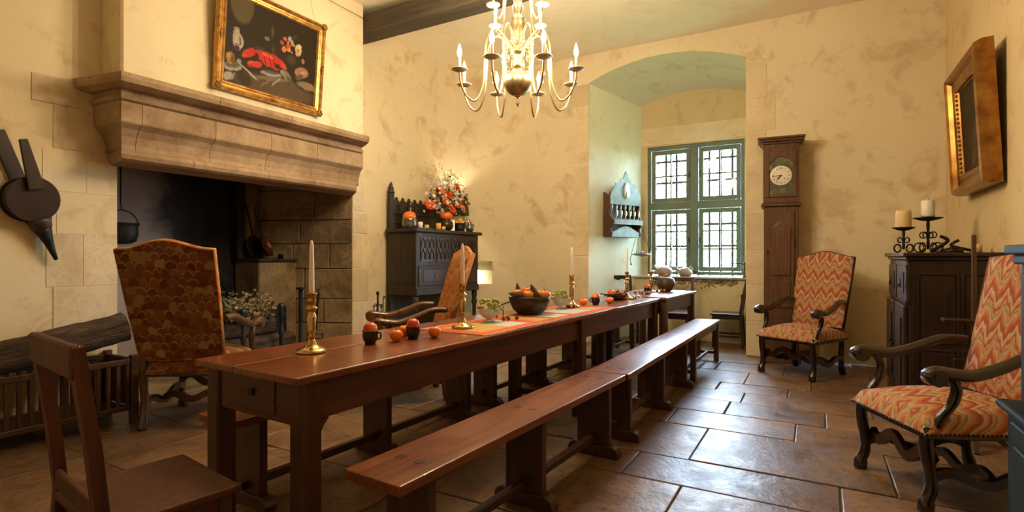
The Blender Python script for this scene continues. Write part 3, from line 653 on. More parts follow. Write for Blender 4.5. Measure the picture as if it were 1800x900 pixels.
# ================================================================== ARMCHAIRS
def make_armchair(label, loc, az, fabric, back_fabric, edge_mat, frame, group, full=1.0, H=1.25, lean_deg=17):
    """high-backed armchair; local +Y is where the sitter looks, origin on the floor under the seat centre"""
    o = thing('armchair', label, 'armchair', loc, az - pi / 2, group)
    # legs: mutton-bone curves
    for sx in (-1, 1):
        m = MB(); m.tube(spline([(sx*.262, .275, .40), (sx*.262, .285, .32), (sx*.262, .268, .20), (sx*.264, .262, .11), (sx*.266, .285, .045), (sx*.266, .29, .0)], 4), [.028]*4 + [.030]*4 + [.026]*4 + [.028]*4 + [.036]*4 + [.028], 8, up=(1, 0, 0))
        m.build('front_leg', frame, o)
        m = MB(); m.tube(spline([(sx*.245, -.275, .42), (sx*.245, -.275, .30), (sx*.245, -.262, .18), (sx*.245, -.275, .08), (sx*.245, -.30, 0)], 4), [.026]*8 + [.026]*4 + [.032]*4 + [.026], 8, up=(1, 0, 0))
        m.build('rear_leg', frame, o)
        # arm with scrolled hand
        pts = spline([(sx*.268, -.28, .735), (sx*.280, -.16, .735), (sx*.292, -.03, .685), (sx*.298, .10, .648), (sx*.300, .20, .655), (sx*.300, .262, .662), (sx*.300, .295, .640)], 5)
        n_ = len(pts); m = MB(); m.tube(pts, [.024 + .010 * (i / n_) for i in range(n_)], 10, flat=1.15, up=(0, 0, 1))
        m.tube([(sx*.300 - .036, .272, .640), (sx*.300 + .036, .272, .640)], .040, 12)
        m.build('arm', frame, o)
        m = MB(); m.tube(spline([(sx*.285, .195, .645), (sx*.285, .165, .58), (sx*.278, .185, .50), (sx*.272, .235, .43), (sx*.268, .245, .36)], 4), [.022]*4 + [.024]*4 + [.020]*8 + [.022], 8, up=(1, 0, 0))
        m.build('arm_support', frame, o)
        # wavy side stretcher
        ps = [(sx*.255, -.26 + .53 * k / 16, .155 + .028 * sin(k / 16 * 2 * pi * 1.5)) for k in range(17)]
        m = MB(); m.bar(ps, .016, .022); m.build('side_stretcher', frame, o)
    ps = [(-.245 + .49 * k / 20, .235, .225 + .035 * sin(k / 20 * 2 * pi * 2) ) for k in range(21)]
    m = MB(); m.bar(ps, .014, .026); m.build('front_stretcher', frame, o)
    ps = [(-.24 + .48 * k / 20, -.02, .150 + .022 * sin(k / 20 * 2 * pi * 2)) for k in range(21)]
    m = MB(); m.bar(ps, .014, .022); m.build('cross_stretcher', frame, o)
    # seat
    m = MB(); m.box(-.29, .29, -.28, .30, .345, .372); m.build('seat_rail', frame, o, .005)
    W, D = .300, .305
    def cush(u, v):
        x = (u * 2 - 1); y = (v * 2 - 1); e = (1 - x**6) * (1 - y**6)
        return (x * W, y * D + .01, .372 + .055 * min(1, e * 4) + .085 * max(0, 1 - x*x) ** .6 * max(0, 1 - y*y) ** .6)
    m = MB(); m.grid(cush, 18, 18); m.box(-W, W, -D + .01, D + .01, .366, .374)
    st = m.build('seat', fabric, o, fix=False)
    m = MB()
    for i in range(30):
        f_ = -1 + 2 * (i + .5) / 30
        m.ball((f_ * W, D + .014, .374), .0075, 6); m.ball((W + .002, f_ * D + .01, .374), .0075, 6); m.ball((-W - .002, f_ * D + .01, .374), .0075, 6)
    nn = m.build('nail_trim', M_nail, st)
    # back: upholstered slab leaning back with a humped top
    lean = RAD(lean_deg); z0 = .47; hb = (H - z0) / cos(lean)
    def outline(n=16):
        pts = [(-.265, 0), (.265, 0), (.285, hb * .5), (.295, hb * .93)]
        for k in range(1, n):
            x = .295 - .59 * k / n; s_ = x / .295
            z = hb * .93 + .07 * hb * (.5 + .5 * cos(pi * min(1, abs(s_) * 1.12))) 
            pts.append((x, z))
        pts += [(-.295, hb * .93), (-.285, hb * .5)]
        return pts
    ol = outline()
    Mb = TR(0, -.245, z0) @ ROT(lean, 'X') @ ROT(pi / 2, 'X')     # polygon (x, z) -> extruded backwards
    m = MB(); m.prism(ol, -.0, .045, Mb); bk = m.build('backrest', back_fabric, o, .010, 2)
    # padded front
    def pad(u, v):
        x = (u * 2 - 1); zt = hb * (.985 - .05 * (abs(x) > .0) * abs(x)) ; z = .02 + v * (zt - .03)
        wv = .255 + .03 * v
        return (x * wv, z, -.001 - .028 * (max(0, 1 - x**4) * max(0, 1 - (2*v-1)**6)) ** .5)
    m = MB(); m.grid(pad, 12, 14, Mb); m.build('padding', fabric, bk, fix=False)
    pts = [Mb @ Vector((x, z, .022)) for x, z in ol + [ol[0]]]
    m = MB(); m.tube(pts, .0235, 6, flat=.35, up=tuple((Mb.to_3x3() @ Vector((0, 0, 1))))); m.build('edging', edge_mat, bk)
    for sx in (-1, 1):
        m = MB(); m.bar([(sx * .245, -.272, .38), (sx * .245, -.272, .50)], .022, .022, up=(0, 1, 0)); m.build('back_post', frame, o)
    o.scale = (full,) * 3
    return o
def az(x, y): return math.atan2(y, x)
make_armchair('high-backed armchair seen from behind, dark scale-pattern cloth, beside the log box', (-4.02, 2.36, 0), az(-.58, .815), M_scale, M_scale, M_scalelt, M_chairlite, 'four high-backed armchairs', 1.04, 1.26)
make_armchair('orange scale-pattern armchair seen side-on in front of the dark credence', (-3.05, 3.55, 0), az(-.66, -.75), M_scalelt, M_scalelt, M_scalelt, M_chairlite, 'four high-backed armchairs', 1.03, 1.25)
make_armchair('zigzag flame-stitch armchair standing in front of the tall clock', (-.135, 6.255, 0), az(-.486, -.874), M_flame, M_flame, M_nail, M_chair, 'four high-backed armchairs', 1.0, 1.25, 13)
make_armchair('nearest flame-stitch armchair at the right edge, cut by the green cabinet', (.585, 3.51, 0), az(-.9, -.43), M_flame, M_flame, M_nail, M_chair, 'four high-backed armchairs', 1.0, 1.25, 14)

# ================================================================== SIDE CHAIRS
def side_chair(label, loc, azm, mat, kind='plain', w=.22, hback=1.0, seat_z=.45, rake=.09):
    o = thing('wooden_chair', label, 'chair', loc, azm - pi / 2, 'plain wooden chairs')
    d = .19
    MB().box(-w, w, -d, d + .01, seat_z - .025, seat_z).build('seat', mat, o, .006, 2)
    for sx in (-1, 1):
        if kind == 'turned':
            m = MB(); m.lathe([(.016, 0), (.02, .02), (.014, .05), (.019, .10), (.013, .16), (.020, .25), (.014, .33), (.019, .40), (.019, seat_z - .026)], 10, TR(sx * (w - .03), d - .03, 0)); m.build('front_leg', mat, o)
        else:
            m = MB(); leg_post(m, sx * (w - .03), d - .03, 0, seat_z - .026, .02); m.build('front_leg', mat, o)
        m = MB(); y0 = -d + .02
        m.bar([(sx * (w - .02), y0 - .03, 0), (sx * (w - .02), y0, seat_z), (sx * (w - .02), y0 - rake * .35, seat_z + .22), (sx * (w - .02), y0 - rake, hback)], .021, .017, up=(0, 1, 0)); m.build('back_post', mat, o)
        MB().box(sx * (w - .03) - .01, sx * (w - .03) + .01, -d + .03, d - .05, seat_z - .075, seat_z - .026).build('side_rail', mat, o, .002)
        MB().box(sx * (w - .03) - .009, sx * (w - .03) + .009, -d + .03, d - .05, .14, .165).build('side_stretcher', mat, o, .002)
    MB().box(-w + .05, w - .05, d - .04, d - .02, seat_z - .085, seat_z - .026).build('front_rail', mat, o, .002)
    yt = -d + .02 - rake
    if kind == 'scallop':
        wv = [(-w + .04 + (2 * w - .08) * k / 24, .07 + .035 * abs(sin(k / 24 * pi * 3))) for k in range(25)]
        m = MB(); m.prism([(-w + .04, 0), (w - .04, 0)] + list(reversed(wv)), -.009, .009, TR(0, -d + .012, seat_z + .01) @ ROT(pi / 2, 'X')); m.build('scalloped_rail', mat, o)
    m = MB(); tz = hback
    if kind == 'fret':
        wv = [(-w + .02 + (2 * w - .04) * k / 24, -.05 - .02 * sin(k / 24 * pi * 3) ** 2) for k in range(25)]
        m.prism([(w - .0, 0), (-w + .0, 0)] + wv, -.010, .010, TR(0, yt, tz) @ ROT(pi / 2, 'X')); m.build('top_rail', mat, o)
    else:
        m.box(-w + .004, w - .004, yt - .016, yt + .012, tz - .085 if kind == 'plain' else tz - .05, tz + .006); m.build('top_rail', mat, o, .006)
    MB().box(-w + .04, w - .04, -d + .0, -d + .018, seat_z + .01 if kind == 'plain' else seat_z + .2, seat_z + .07 if kind == 'plain' else seat_z + .25).build('lower_rail', mat, o, .004)
    return o
side_chair('dark wooden chair in the left foreground drawn up to the table end', (-1.90, .93, 0), az(.14, .99), M_fchair, 'plain', .225, .955, rake=.06)
side_chair('wooden chair with scalloped rail behind the far table under the window', (-1.66, 7.40, 0), az(.05, -1), M_fchair, 'scallop', .20, .90)
side_chair('dark fretted chair against the niche wall left of the far candlesticks', (-2.38, 7.35, 0), az(.6, -.9), M_dark, 'fret', .19, .92)
side_chair('dark side-on wooden chair beside the right jamb of the window niche', (-1.04, 7.62, 0), az(-1, -.05), M_dark, 'turned', .19, .95)
# ================================================================== LONGCASE CLOCK  (faces -Y, origin at floor, back on the wall)
ck = thing('longcase_clock', 'tall brown wooden longcase clock with white dial against the back wall', 'clock', (-.365, 6.868, 0), RAD(4))
MB().box(-.20, .20, -.16, .15, 0, .10).build('plinth', M_clock, ck, .006)
MB().box(-.175, .175, -.13, .15, .10, 1.76).build('trunk', M_clock, ck, .005)
m = MB(); m.box(-.205, .205, -.165, .16, 1.76, 1.785); m.box(-.195, .195, -.155, .155, 1.785, 1.80); m.build('waist_moulding', M_clock, ck, .006)
MB().box(-.182, .182, -.14, .15, 1.80, 2.46).build('hood', M_clock, ck, .005)
for z0, z1, e in ((2.46, 2.485, .012), (2.485, 2.51, .035), (2.51, 2.535, .055)):
    MB().box(-.185 - e, .185 + e, -.145 - e, .155, z0, z1).build('cornice', M_clock, ck, .006)
def panel_ring(name, x0, x1, z0, z1, fw, y, th, mat, parent, top=None, bevel=.003):
    m = MB(); m.box(x0, x0 + fw, y - th, y, z0, z1); m.box(x1 - fw, x1, y - th, y, z0, z1); m.box(x0 + fw, x1 - fw, y - th, y, z0, z0 + fw); m.box(x0 + fw, x1 - fw, y - th, y, z1 - fw, z1)
    return m.build(name, mat, parent, bevel)
# trunk door with shaped raised panel
dd = MB().box(-.135, .135, -.146, -.131, .62, 1.70).build('trunk_door', M_clock, ck, .005)
def shaped(x0, x1, z0, z1, hump, y, th, n=16):
    pts = [(x0, z0), (x1, z0), (x1, z1)]
    for k in range(1, n):
        f_ = k / n; pts.append((x1 + (x0 - x1) * f_, z1 + hump * max(0, sin(pi * f_)) ** 1.6))
    pts.append((x0, z1)); return pts
MXZ = lambda y: Matrix(((1, 0, 0, 0), (0, 0, 1, y), (0, 1, 0, 0), (0, 0, 0, 1)))
m = MB(); m.prism(shaped(-.095, .095, .98, 1.52, .07, 0, 0), -.160, -.145, MXZ(0)); m.build('raised_panel', M_clock, dd, .010, 2)
m = MB(); m.prism(shaped(-.095, .095, .68, .92, .0, 0, 0), -.156, -.145, MXZ(0)); m.build('raised_panel', M_clock, dd, .008, 2)
for z in (1.35, .85): MB().box(.130, .142, -.152, -.138, z - .05, z + .05).build('hinge', M_iron, ck, .002)
MB().box(-.140, -.128, -.156, -.142, 1.22, 1.26).build('lock_plate', M_iron, ck, .002)
# hood door: framed arched opening, painted plate and enamel dial
hd = panel_ring('hood_door', -.155, .155, 1.86, 2.41, .035, -.139, .016, M_clock, ck)
m = MB(); n = 18; z1 = 2.24
inner = [(-.118, z1)] + [(-.118 + .236 * k / n, z1 + .075 * max(0, sin(pi * k / n)) ** .9) for k in range(1, n)] + [(.118, z1)]
for (x0, za), (x1, zb) in zip(inner, inner[1:]): m.prism([(x0, za), (x1, zb), (x1, 2.376), (x0, 2.376)], -.153, -.140, MXZ(0))
m.build('arched_spandrel', M_clock, hd)
MB().box(-.122, .122, -.1405, -.1395, 1.896, 2.376).build('dial_plate', M_dialplate, ck)
MD = TR(0, -.142, 2.10) @ ROT(pi / 2, 'X')
dl = MB().lathe([(.001, 0), (.108, 0), (.112, .002), (.108, .006), (.095, .009), (.001, .013)], 40, MD).build('dial', M_dial, ck)
m = MB()
def text_mesh(txt, size, mat4, mb):
    cu = bpy.data.curves.new('t', 'FONT'); cu.body = txt; cu.size = size; cu.align_x = 'CENTER'; cu.align_y = 'CENTER'; cu.resolution_u = 2
    ob = bpy.data.objects.new('t', cu); COL.objects.link(ob)
    dg = bpy.context.evaluated_depsgraph_get(); me = bpy.data.meshes.new_from_object(ob.evaluated_get(dg))
    mb.add([v_.co[:] for v_ in me.vertices], [tuple(p.vertices) for p in me.polygons], mat4)
    bpy.data.objects.remove(ob); bpy.data.curves.remove(cu); bpy.data.meshes.remove(me)
for i, rn in enumerate(['XII', 'I', 'II', 'III', 'IIII', 'V', 'VI', 'VII', 'VIII', 'IX', 'X', 'XI']):
    a = -2 * pi * i / 12
    text_mesh(rn, .026, MD @ ROT(a, 'Z') @ TR(0, .080, .0122), m)
m.build('numerals', M_ink, dl, fix=False)
m = MB(); m.tube([(0, 0, .016), (-.06, -.003, .016), (-.092, -.006, .016)], [.004, .0035, .001], 6, MD); m.build('minute_hand', M_ink, dl)
m = MB(); m.tube([(0, 0, .017), (-.03, -.03, .017), (-.042, -.044, .017)], [.004, .006, .001], 6, MD); m.ball((0, 0, .016), .008, 8, MD); m.build('hour_hand', M_ink, dl)
m = MB()
for sx in (-1, 1): m.ball((sx * .036, -.036, .0125), .006, 8, MD, )
m.build('winding_hole', M_ink, dl)

# ================================================================== DARK CABINET by the right wall (front faces -X)
cb = thing('low_cabinet', 'low dark brown panelled cabinet carrying iron candlesticks, against the right wall', 'cabinet', (.84, 5.37, 0))
hx_, hy_ = .285, .60
MB().box(-hx_ + .02, hx_, -hy_ + .02, hy_ - .02, .05, 1.17).build('body', M_cab, cb, .005)
MB().box(-hx_ + .0, hx_, -hy_, hy_, 0, .08).build('plinth', M_cab, cb, .006)
m = MB(); m.box(-hx_ - .02, hx_, -hy_ - .02, hy_ + .02, 1.195, 1.225); m.build('top', M_cab, cb, .008, 2)
MB().box(-hx_, hx_, -hy_, hy_, 1.17, 1.195).build('cornice', M_cab, cb, .006)
# near side: frame and two raised panels above, two below
ys = -hy_ + .02
for (x0, x1) in ((-.20, .0), (.05, .24)):
    for (z0, z1) in ((.60, 1.06), (.14, .52)):
        panel_ring('side_moulding', x0 - .02, x1 + .02, z0 - .02, z1 + .02, .016, ys, .010, M_cab, cb, bevel=.004)
        MB().box(x0, x1, ys - .008, ys, z0, z1).build('side_panel', M_cab, cb, .007)
# front: drawers above, two doors below
fx = -hx_ + .02
for (y0, y1) in ((-.54, -.03), (.03, .54)):
    d = MB().box(fx - .014, fx, y0, y1, .86, 1.13).build('drawer', M_cab, cb, .006)
    MB().box(fx - .020, fx - .014, y0 + .10, y1 - .10, .92, 1.08).build('drawer_panel', M_cab, d, .006)
    m = MB(); ym = (y0 + y1) / 2; m.box(fx - .024, fx - .019, ym - .012, ym + .012, .955, 1.03); m.tube([(fx - .028, ym - .03, .985), (fx - .036, ym, .965), (fx - .028, ym + .03, .985)], .005, 6); m.build('handle', M_iron, d)
    d = MB().box(fx - .030, fx, y0, y1, .12, .835).build('door', M_cab, cb, .008)
    MB().box(fx - .040, fx - .030, y0 + .09, y1 - .09, .22, .74).build('door_panel', M_cab, d, .010)
    m = MB(); m.ball((fx - .052, y1 - .05 if y0 < 0 else y0 + .05, .50), .014, 10); m.build('knob', M_iron, d)
m = MB(); m.lathe([(.016, .84), (.02, .87), (.012, .90), (.02, .98), (.014, 1.08), (.02, 1.13), (.016, 1.165)], 10, TR(fx - .006, -hy_ + .03, 0)); m.build('corner_baluster', M_cab, cb)
# wrought-iron candle stands
def iron_stand(label, loc, h, pr, foot, candle, rz):
    o = thing('candle_stand', label, 'candle holder', loc, rz, 'wrought-iron candle stands on the dark cabinet')
    m = MB(); m.lathe([(.010, .03), (.012, .08), (.009, h * .4), (.014, h * .5), (.009, h * .62), (.013, h * .8), (.009, h)], 10); m.build('stem', M_iron, o)
    m = MB(); m.lathe([(.012, h - .022), (pr * .6, h - .012), (pr, h + .004), (pr, h + .008), (pr * .6, h - .004), (.004, h - .002)], 24); m.build('pan', M_iron, o)
    for k in range(4):
        a = k * pi / 2 + .5; C, S_ = cos(a), sin(a)
        def ring(cx, cz, r, a0, a1): return [(C * (cx + r * cos(t_)), S_ * (cx + r * cos(t_)), cz + r * sin(t_)) for t_ in [a0 + (a1 - a0) * i / 14 for i in range(15)]]
        m = MB(); r_ = foot * .34; m.tube(ring(foot * .62, r_ + .006, r_, pi, -pi * .95), .006, 6); m.build('foot_scroll', M_iron, o)
        m = MB(); m.tube(ring(.010 + foot * .26, h * .52, foot * .22, pi * .9, -pi * .7), .005, 6); m.build('scroll', M_iron, o)
    MB().tube([(0, 0, h), (0, 0, h + .014)], .003, 6).build('spike', M_iron, o)
    return o
ZT = 1.226
iron_stand('shorter iron scroll stand holding the ivory pillar candle', (.625, 5.52, ZT), .205, .082, .095, 0, .2)
iron_stand('taller iron scroll stand holding the white pillar candle', (.80, 5.60, ZT), .285, .105, .115, 0, .4)
o = MB().lathe([(.001, 0), (.054, 0), (.056, .01), (.056, .125), (.050, .150), (.036, .135), (.001, .118)], 20).build('pillar_candle', M_waxiv, loc=(.625, 5.52, ZT + .206)); tag(o, 'thick ivory pillar candle with a burnt-down rim on the shorter stand', 'candle', 'pillar candles')
o = MB().lathe([(.001, 0), (.046, 0), (.048, .004), (.048, .132), (.042, .136), (.001, .132)], 20).build('pillar_candle', M_wax, loc=(.80, 5.60, ZT + .300)); tag(o, 'white pillar candle on the taller iron stand', 'candle', 'pillar candles')
MB().tube([(0, 0, .131), (.004, 0, .15), (-.004, 0, .165)], .0015, 5).build('wick', M_ink, o)
for (x, y, lb) in ((.90, 5.75, 'small cream candle end on the cabinet, seen through the taller stand'), (1.06, 5.30, 'stubby cream candle at the wall side of the dark cabinet')):
    o = MB().lathe([(.001, 0), (.026, 0), (.027, .06), (.022, .066), (.001, .06)], 14).build('candle_stub', M_waxiv, loc=(x, y, ZT)); tag(o, lb, 'candle')
kn = thing('iron_tool', 'dark crooked iron tool lying on the cabinet right of the candle stands', 'tool', (.955, 5.45, ZT))
m = MB(); m.tube(spline([(-.16, 0, .012), (-.10, .02, .05), (-.05, 0, .10), (-.10, 0, .135)], 4), [.014, .015, .014, .013] * 3 + [.012], 7); m.build('crook', M_iron, kn)
m = MB(); m.tube(spline([(.02, .0, .10), (-.03, .01, .06), (.05, 0, .03), (.12, 0, .012)], 4), [.012] * 13, 7); m.build('shank', M_iron, kn)
m = MB(); m.lathe([(.001, 0), (.075, .0), (.06, .03), (.001, .05)], 14, TR(-.02, 0, 0)); m.build('boss', M_iron, kn)
# slim stand with a tall post next to the cabinet
ps_ = thing('wooden_stand', 'slim wooden stand with a tall thin post in front of the dark cabinet', 'stand', (.86, 4.40, 0))
MB().box(-.012, .012, -.010, .010, .03, 1.335).build('post', M_tlite, ps_, .004)
MB().box(-.16, .13, -.05, .05, .775, .80).build('ledge', M_cab, ps_, .006)
MB().box(-.10, .10, -.02, .02, .52, .545).build('rail', M_cab, ps_, .004)
for a in range(3):
    aa = a * 2 * pi / 3 + .4; m = MB(); m.bar([(0, 0, .16), (.13 * cos(aa), .13 * sin(aa), .06), (.19 * cos(aa), .19 * sin(aa), .0)], .012, .014); m.build('foot', M_cab, ps_)

# ================================================================== GREEN CABINET at the right edge
gc = thing('tall_green_cabinet', 'dark green painted cabinet cut off by the right edge of the view', 'cabinet', (.89, 1.9, 0))
MB().box(-.24, .24, -.74, .74, .66, 1.17).build('upper_body', M_gcab, gc, .005)
m = MB(); m.box(-.28, .24, -.78, .78, 1.205, 1.24); m.box(-.26, .24, -.76, .76, 1.17, 1.205); m.build('cornice', M_gcab, gc, .008, 2)
MB().box(-.27, .24, -.77, .77, .06, .63).build('lower_body', M_gcab, gc, .005)
MB().box(-.30, .24, -.80, .80, .63, .66).build('ledge', M_gcab, gc, .010, 2)
MB().box(-.25, .24, -.75, .75, 0, .06).build('plinth', M_gcab, gc, .005)
for k in range(3):
    y0 = -.70 + k * .475
    d = MB().box(-.252, -.24, y0, y0 + .445, .70, 1.14).build('door', M_gcab, gc, .005); MB().box(-.262, -.252, y0 + .07, y0 + .375, .77, 1.07).build('door_panel', M_gcab, d, .008)
    d = MB().box(-.282, -.27, y0, y0 + .445, .10, .60).build('lower_door', M_gcab, gc, .005); MB().box(-.292, -.282, y0 + .07, y0 + .375, .17, .53).build('door_panel', M_gcab, d, .008)
hb_ = thing('wire_stand', 'small copper wire loop stand on top of the green cabinet', 'stand', (.72, 2.45, 1.241))
MB().box(-.03, .03, -.10, .10, 0, .008).build('base', M_iron, hb_, .002)
m = MB(); m.tube(spline([(0, -.07, .005), (0, -.07, .045), (0, -.05, .055), (0, .05, .055), (0, .07, .045), (0, .07, .005)], 4), .005, 8); m.build('loop', M_copper, hb_)

# ================================================================== CREDENCE (front faces +X)
cr = thing('credence', 'dark carved gothic credence with crenellated back beside the fireplace', 'sideboard', (-4.42, 5.72, 0))
cx0, cx1, cy = -.23, .23, .68
MB().box(cx0, cx1, -cy, cy, .72, 1.49).build('body', M_cred, cr, .006)
MB().box(cx0, cx1 + .04, -cy - .04, cy + .05, 1.49, 1.535).build('top', M_cred, cr, .012, 2)
MB().box(cx0, cx1 + .01, -cy, cy, .0, .10).build('base_shelf', M_cred, cr, .006)
MB().box(cx0, cx0 + .02, -cy, cy - .30, .10, .72).build('lower_back', M_cred, cr)
for y in (-cy + .04, cy - .04):
    for x in (cx1 - .04,):
        m = MB(); m.lathe([(.036, .10), (.036, .16), (.026, .18), (.026, .52), (.036, .54), (.040, .57), (.028, .60), (.036, .64), (.036, .72)], 10, TR(x, y, 0)); m.build('front_post', M_cred, cr)
    MB().box(cx0, cx0 + .05, y - .03, y + .03, .10, .72).build('rear_post', M_cred, cr, .004)
MB().box(cx1 - .005, cx1 + .014, -cy, cy, .72, .80).build('drawer_rail', M_cred, cr, .005)
q = random.Random(11)
def traceried(y0, y1):
    p = MB().box(cx1, cx1 + .010, y0, y1, 1.12, 1.44).build('carved_panel', M_credred, cr, .004)
    m = MB(); n = 3; wd = (y1 - y0)
    for k in range(n):
        yc = y0 + wd * (k + .5) / n
        for z in (1.16, 1.30):
            pts = [(cx1 + .012, yc - wd * .12, z), (cx1 + .014, yc - wd * .12, z + .07), (cx1 + .016, yc, z + .115), (cx1 + .014, yc + wd * .12, z + .07), (cx1 + .012, yc + wd * .12, z)]
            m.tube(pts, .006, 5)
        m.ball((cx1 + .012, yc, 1.285), .016, 8, sq=(.5, 1, 1))
    m.build('tracery', M_cred, p)
for k in range(4):
    y0 = -.62 + k * .315; traceried(y0 + .02, y0 + .275)
for k in range(2):
    d = MB().box(cx1, cx1 + .012, -.64 + k * .66, -.02 + k * .66, .83, 1.08).build('door', M_cred, cr, .006)
    MB().box(cx1 + .012, cx1 + .018, -.56 + k * .66, -.10 + k * .66, .88, 1.03).build('door_panel', M_credred, d, .005)
    m = MB(); m.tube([(cx1 + .02, -.33 + k * .66, .98), (cx1 + .035, -.33 + k * .66, .95), (cx1 + .02, -.33 + k * .66, .92)], .005, 6); m.build('drop_handle', M_pewter, d)
for (x0, x1) in ((-.19, -.01), (.03, .20)):
    MB().box(x0, x1, -cy - .008, -cy, .86, 1.40).build('side_panel', M_cred, cr, .006)
# tall back with crest
MB().box(cx0 - .005, cx0 + .035, -cy + .05, cy - .25, 1.536, 1.86).build('back_panel', M_cred, cr, .004)
for z in (1.62, 1.74): MB().box(cx0 + .035, cx0 + .045, -cy + .09, cy - .29, z - .012, z + .012).build('back_rail', M_cred, cr, .003)
for k in range(9):
    y = -cy + .155 + k * .118
    m = MB(); m.prism([(y - .055, 1.861), (y + .055, 1.861), (y + .045, 1.885), (y + .03, 1.905), (y + .018, 1.91), (y + .012, 1.93), (y, 1.945), (y - .012, 1.93), (y - .018, 1.91), (y - .03, 1.905), (y - .045, 1.885)], cx0 + .0, cx0 + .03, Matrix(((0, 0, 1, 0), (1, 0, 0, 0), (0, 1, 0, 0), (0, 0, 0, 1)))); m.build('crest', M_cred, cr)
for y in (-cy + .05, cy - .25):
    m = MB(); m.box(cx0 - .008, cx0 + .05, y - .035, y + .035, 1.536, 1.99); m.build('back_stile', M_cred, cr, .006)
    m = MB(); m.lathe([(.045, 1.99), (.05, 2.0), (.03, 2.02), (.036, 2.045), (.018, 2.08), (.022, 2.095), (.012, 2.11), (.002, 2.13)], 8, TR(cx0 + .02, y, 0)); m.build('finial', M_cred, cr)
pb = MB().box(-.012, .012, -.09, .09, 0, .79).build('lit_wall_patch', M_paleblue, None, .004, loc=(-4.47, 6.53, .0)); tag(pb, 'pale blue panel standing in for wall lit by the slit, just past the credence', 'wall patch')  # added panel, coloured like the wall where the slit lights it

# ---- things on the credence (top z 1.536)
ZC_ = 1.536
q = random.Random(21)
o = MB().lathe([(.001, 0), (.075, 0), (.09, .02), (.098, .06), (.09, .10), (.098, .118), (.092, .12), (.08, .09), (.001, .085)], 24).build('pewter_pot', M_pewter, loc=(-4.36, 5.12, ZC_)); tag(o, 'round pewter pot on the credence holding the left orange gourd', 'pot')
g = thing('gourd', 'orange gourd sitting in the pewter pot at the left of the credence', 'gourd', (-4.36, 5.12, ZC_ + .088))
MB().lathe([(.001, 0), (.05, .005), (.078, .04), (.078, .075), (.055, .11), (.018, .125), (.001, .12)], 24, lobes=8, lob=.06).build('flesh', M_pump, g); MB().tube([(0, 0, .118), (.006, 0, .14)], .007, 6).build('stem', M_bronze, g)
jg = thing('bronze_ewer', 'dark bronze ewer standing behind the candles on the credence', 'jug', (-4.50, 5.30, ZC_))
MB().lathe([(.001, 0), (.05, 0), (.055, .01), (.025, .03), (.05, .08), (.066, .14), (.055, .21), (.03, .26), (.032, .30), (.045, .33), (.036, .335), (.02, .29), (.001, .28)], 20).build('body', M_bronze, jg)
m = MB(); m.tube(spline([(0, .04, .31), (0, .10, .30), (0, .105, .22), (0, .06, .15)], 5), .008, 8); m.build('handle', M_bronze, jg)
m = MB(); m.tube(spline([(0, -.05, .17), (0, -.10, .20), (0, -.12, .27)], 5), [.018 - .0012 * i for i in range(11)], 8); m.build('spout', M_bronze, jg)
tr_ = MB().lathe([(.001, 0), (.10, 0), (.115, .012), (.11, .012), (.095, .005), (.001, .005)], 24).build('small_tray', M_pewter, loc=(-4.30, 5.32, ZC_)); tag(tr_, 'flat pewter tray under the two short candles on the credence', 'tray')
for (x, y, r, h, mt, lb) in ((-4.32, 5.28, .032, .085, M_wax, 'short white candle on the pewter tray of the credence'), (-4.28, 5.36, .028, .05, M_waxyel, 'low yellow candle on the pewter tray beside the white one'), (-4.28, 5.60, .034, .09, M_waxyel, 'taller yellow candle between tray and green pot on the credence'), (-4.25, 5.67, .026, .05, M_waxyel, 'small yellow candle just left of the green pot')):
    o = thing('stub_candle', lb, 'candle', (x, y, ZC_ + (.006 if y < 5.5 else .0)))
    MB().lathe([(.001, 0), (r, 0), (r, h - .004), (r - .005, h), (.001, h - .008)], 16).build('wax', mt, o); MB().tube([(0, 0, h - .008), (0, 0, h + .008)], .0015, 5).build('wick', M_ink, o)
gp = thing('bronze_pot', 'round greenish bronze pot with a lug on the credence under the flowers', 'pot', (-4.32, 5.82, ZC_))
MB().lathe([(.001, 0), (.05, 0), (.085, .03), (.10, .075), (.09, .12), (.062, .145), (.066, .16), (.055, .155), (.001, .13)], 24).build('body', M_bronze, gp)
m = MB(); m.tube([(0, -.085, .12), (0, -.115, .125), (0, -.11, .085), (0, -.095, .07)], .007, 6); m.build('lug', M_bronze, gp)
g = thing('gourd', 'round orange gourd resting on the greenish bronze pot under the flowers', 'gourd', (-4.32, 5.82, ZC_ + .135))
MB().lathe([(.001, 0), (.05, .008), (.082, .05), (.082, .085), (.05, .125), (.014, .135), (.001, .13)], 24, lobes=8, lob=.05).build('flesh', M_pump, g); MB().tube([(0, 0, .13), (.004, 0, .15)], .006, 6).build('stem', M_bronze, g)
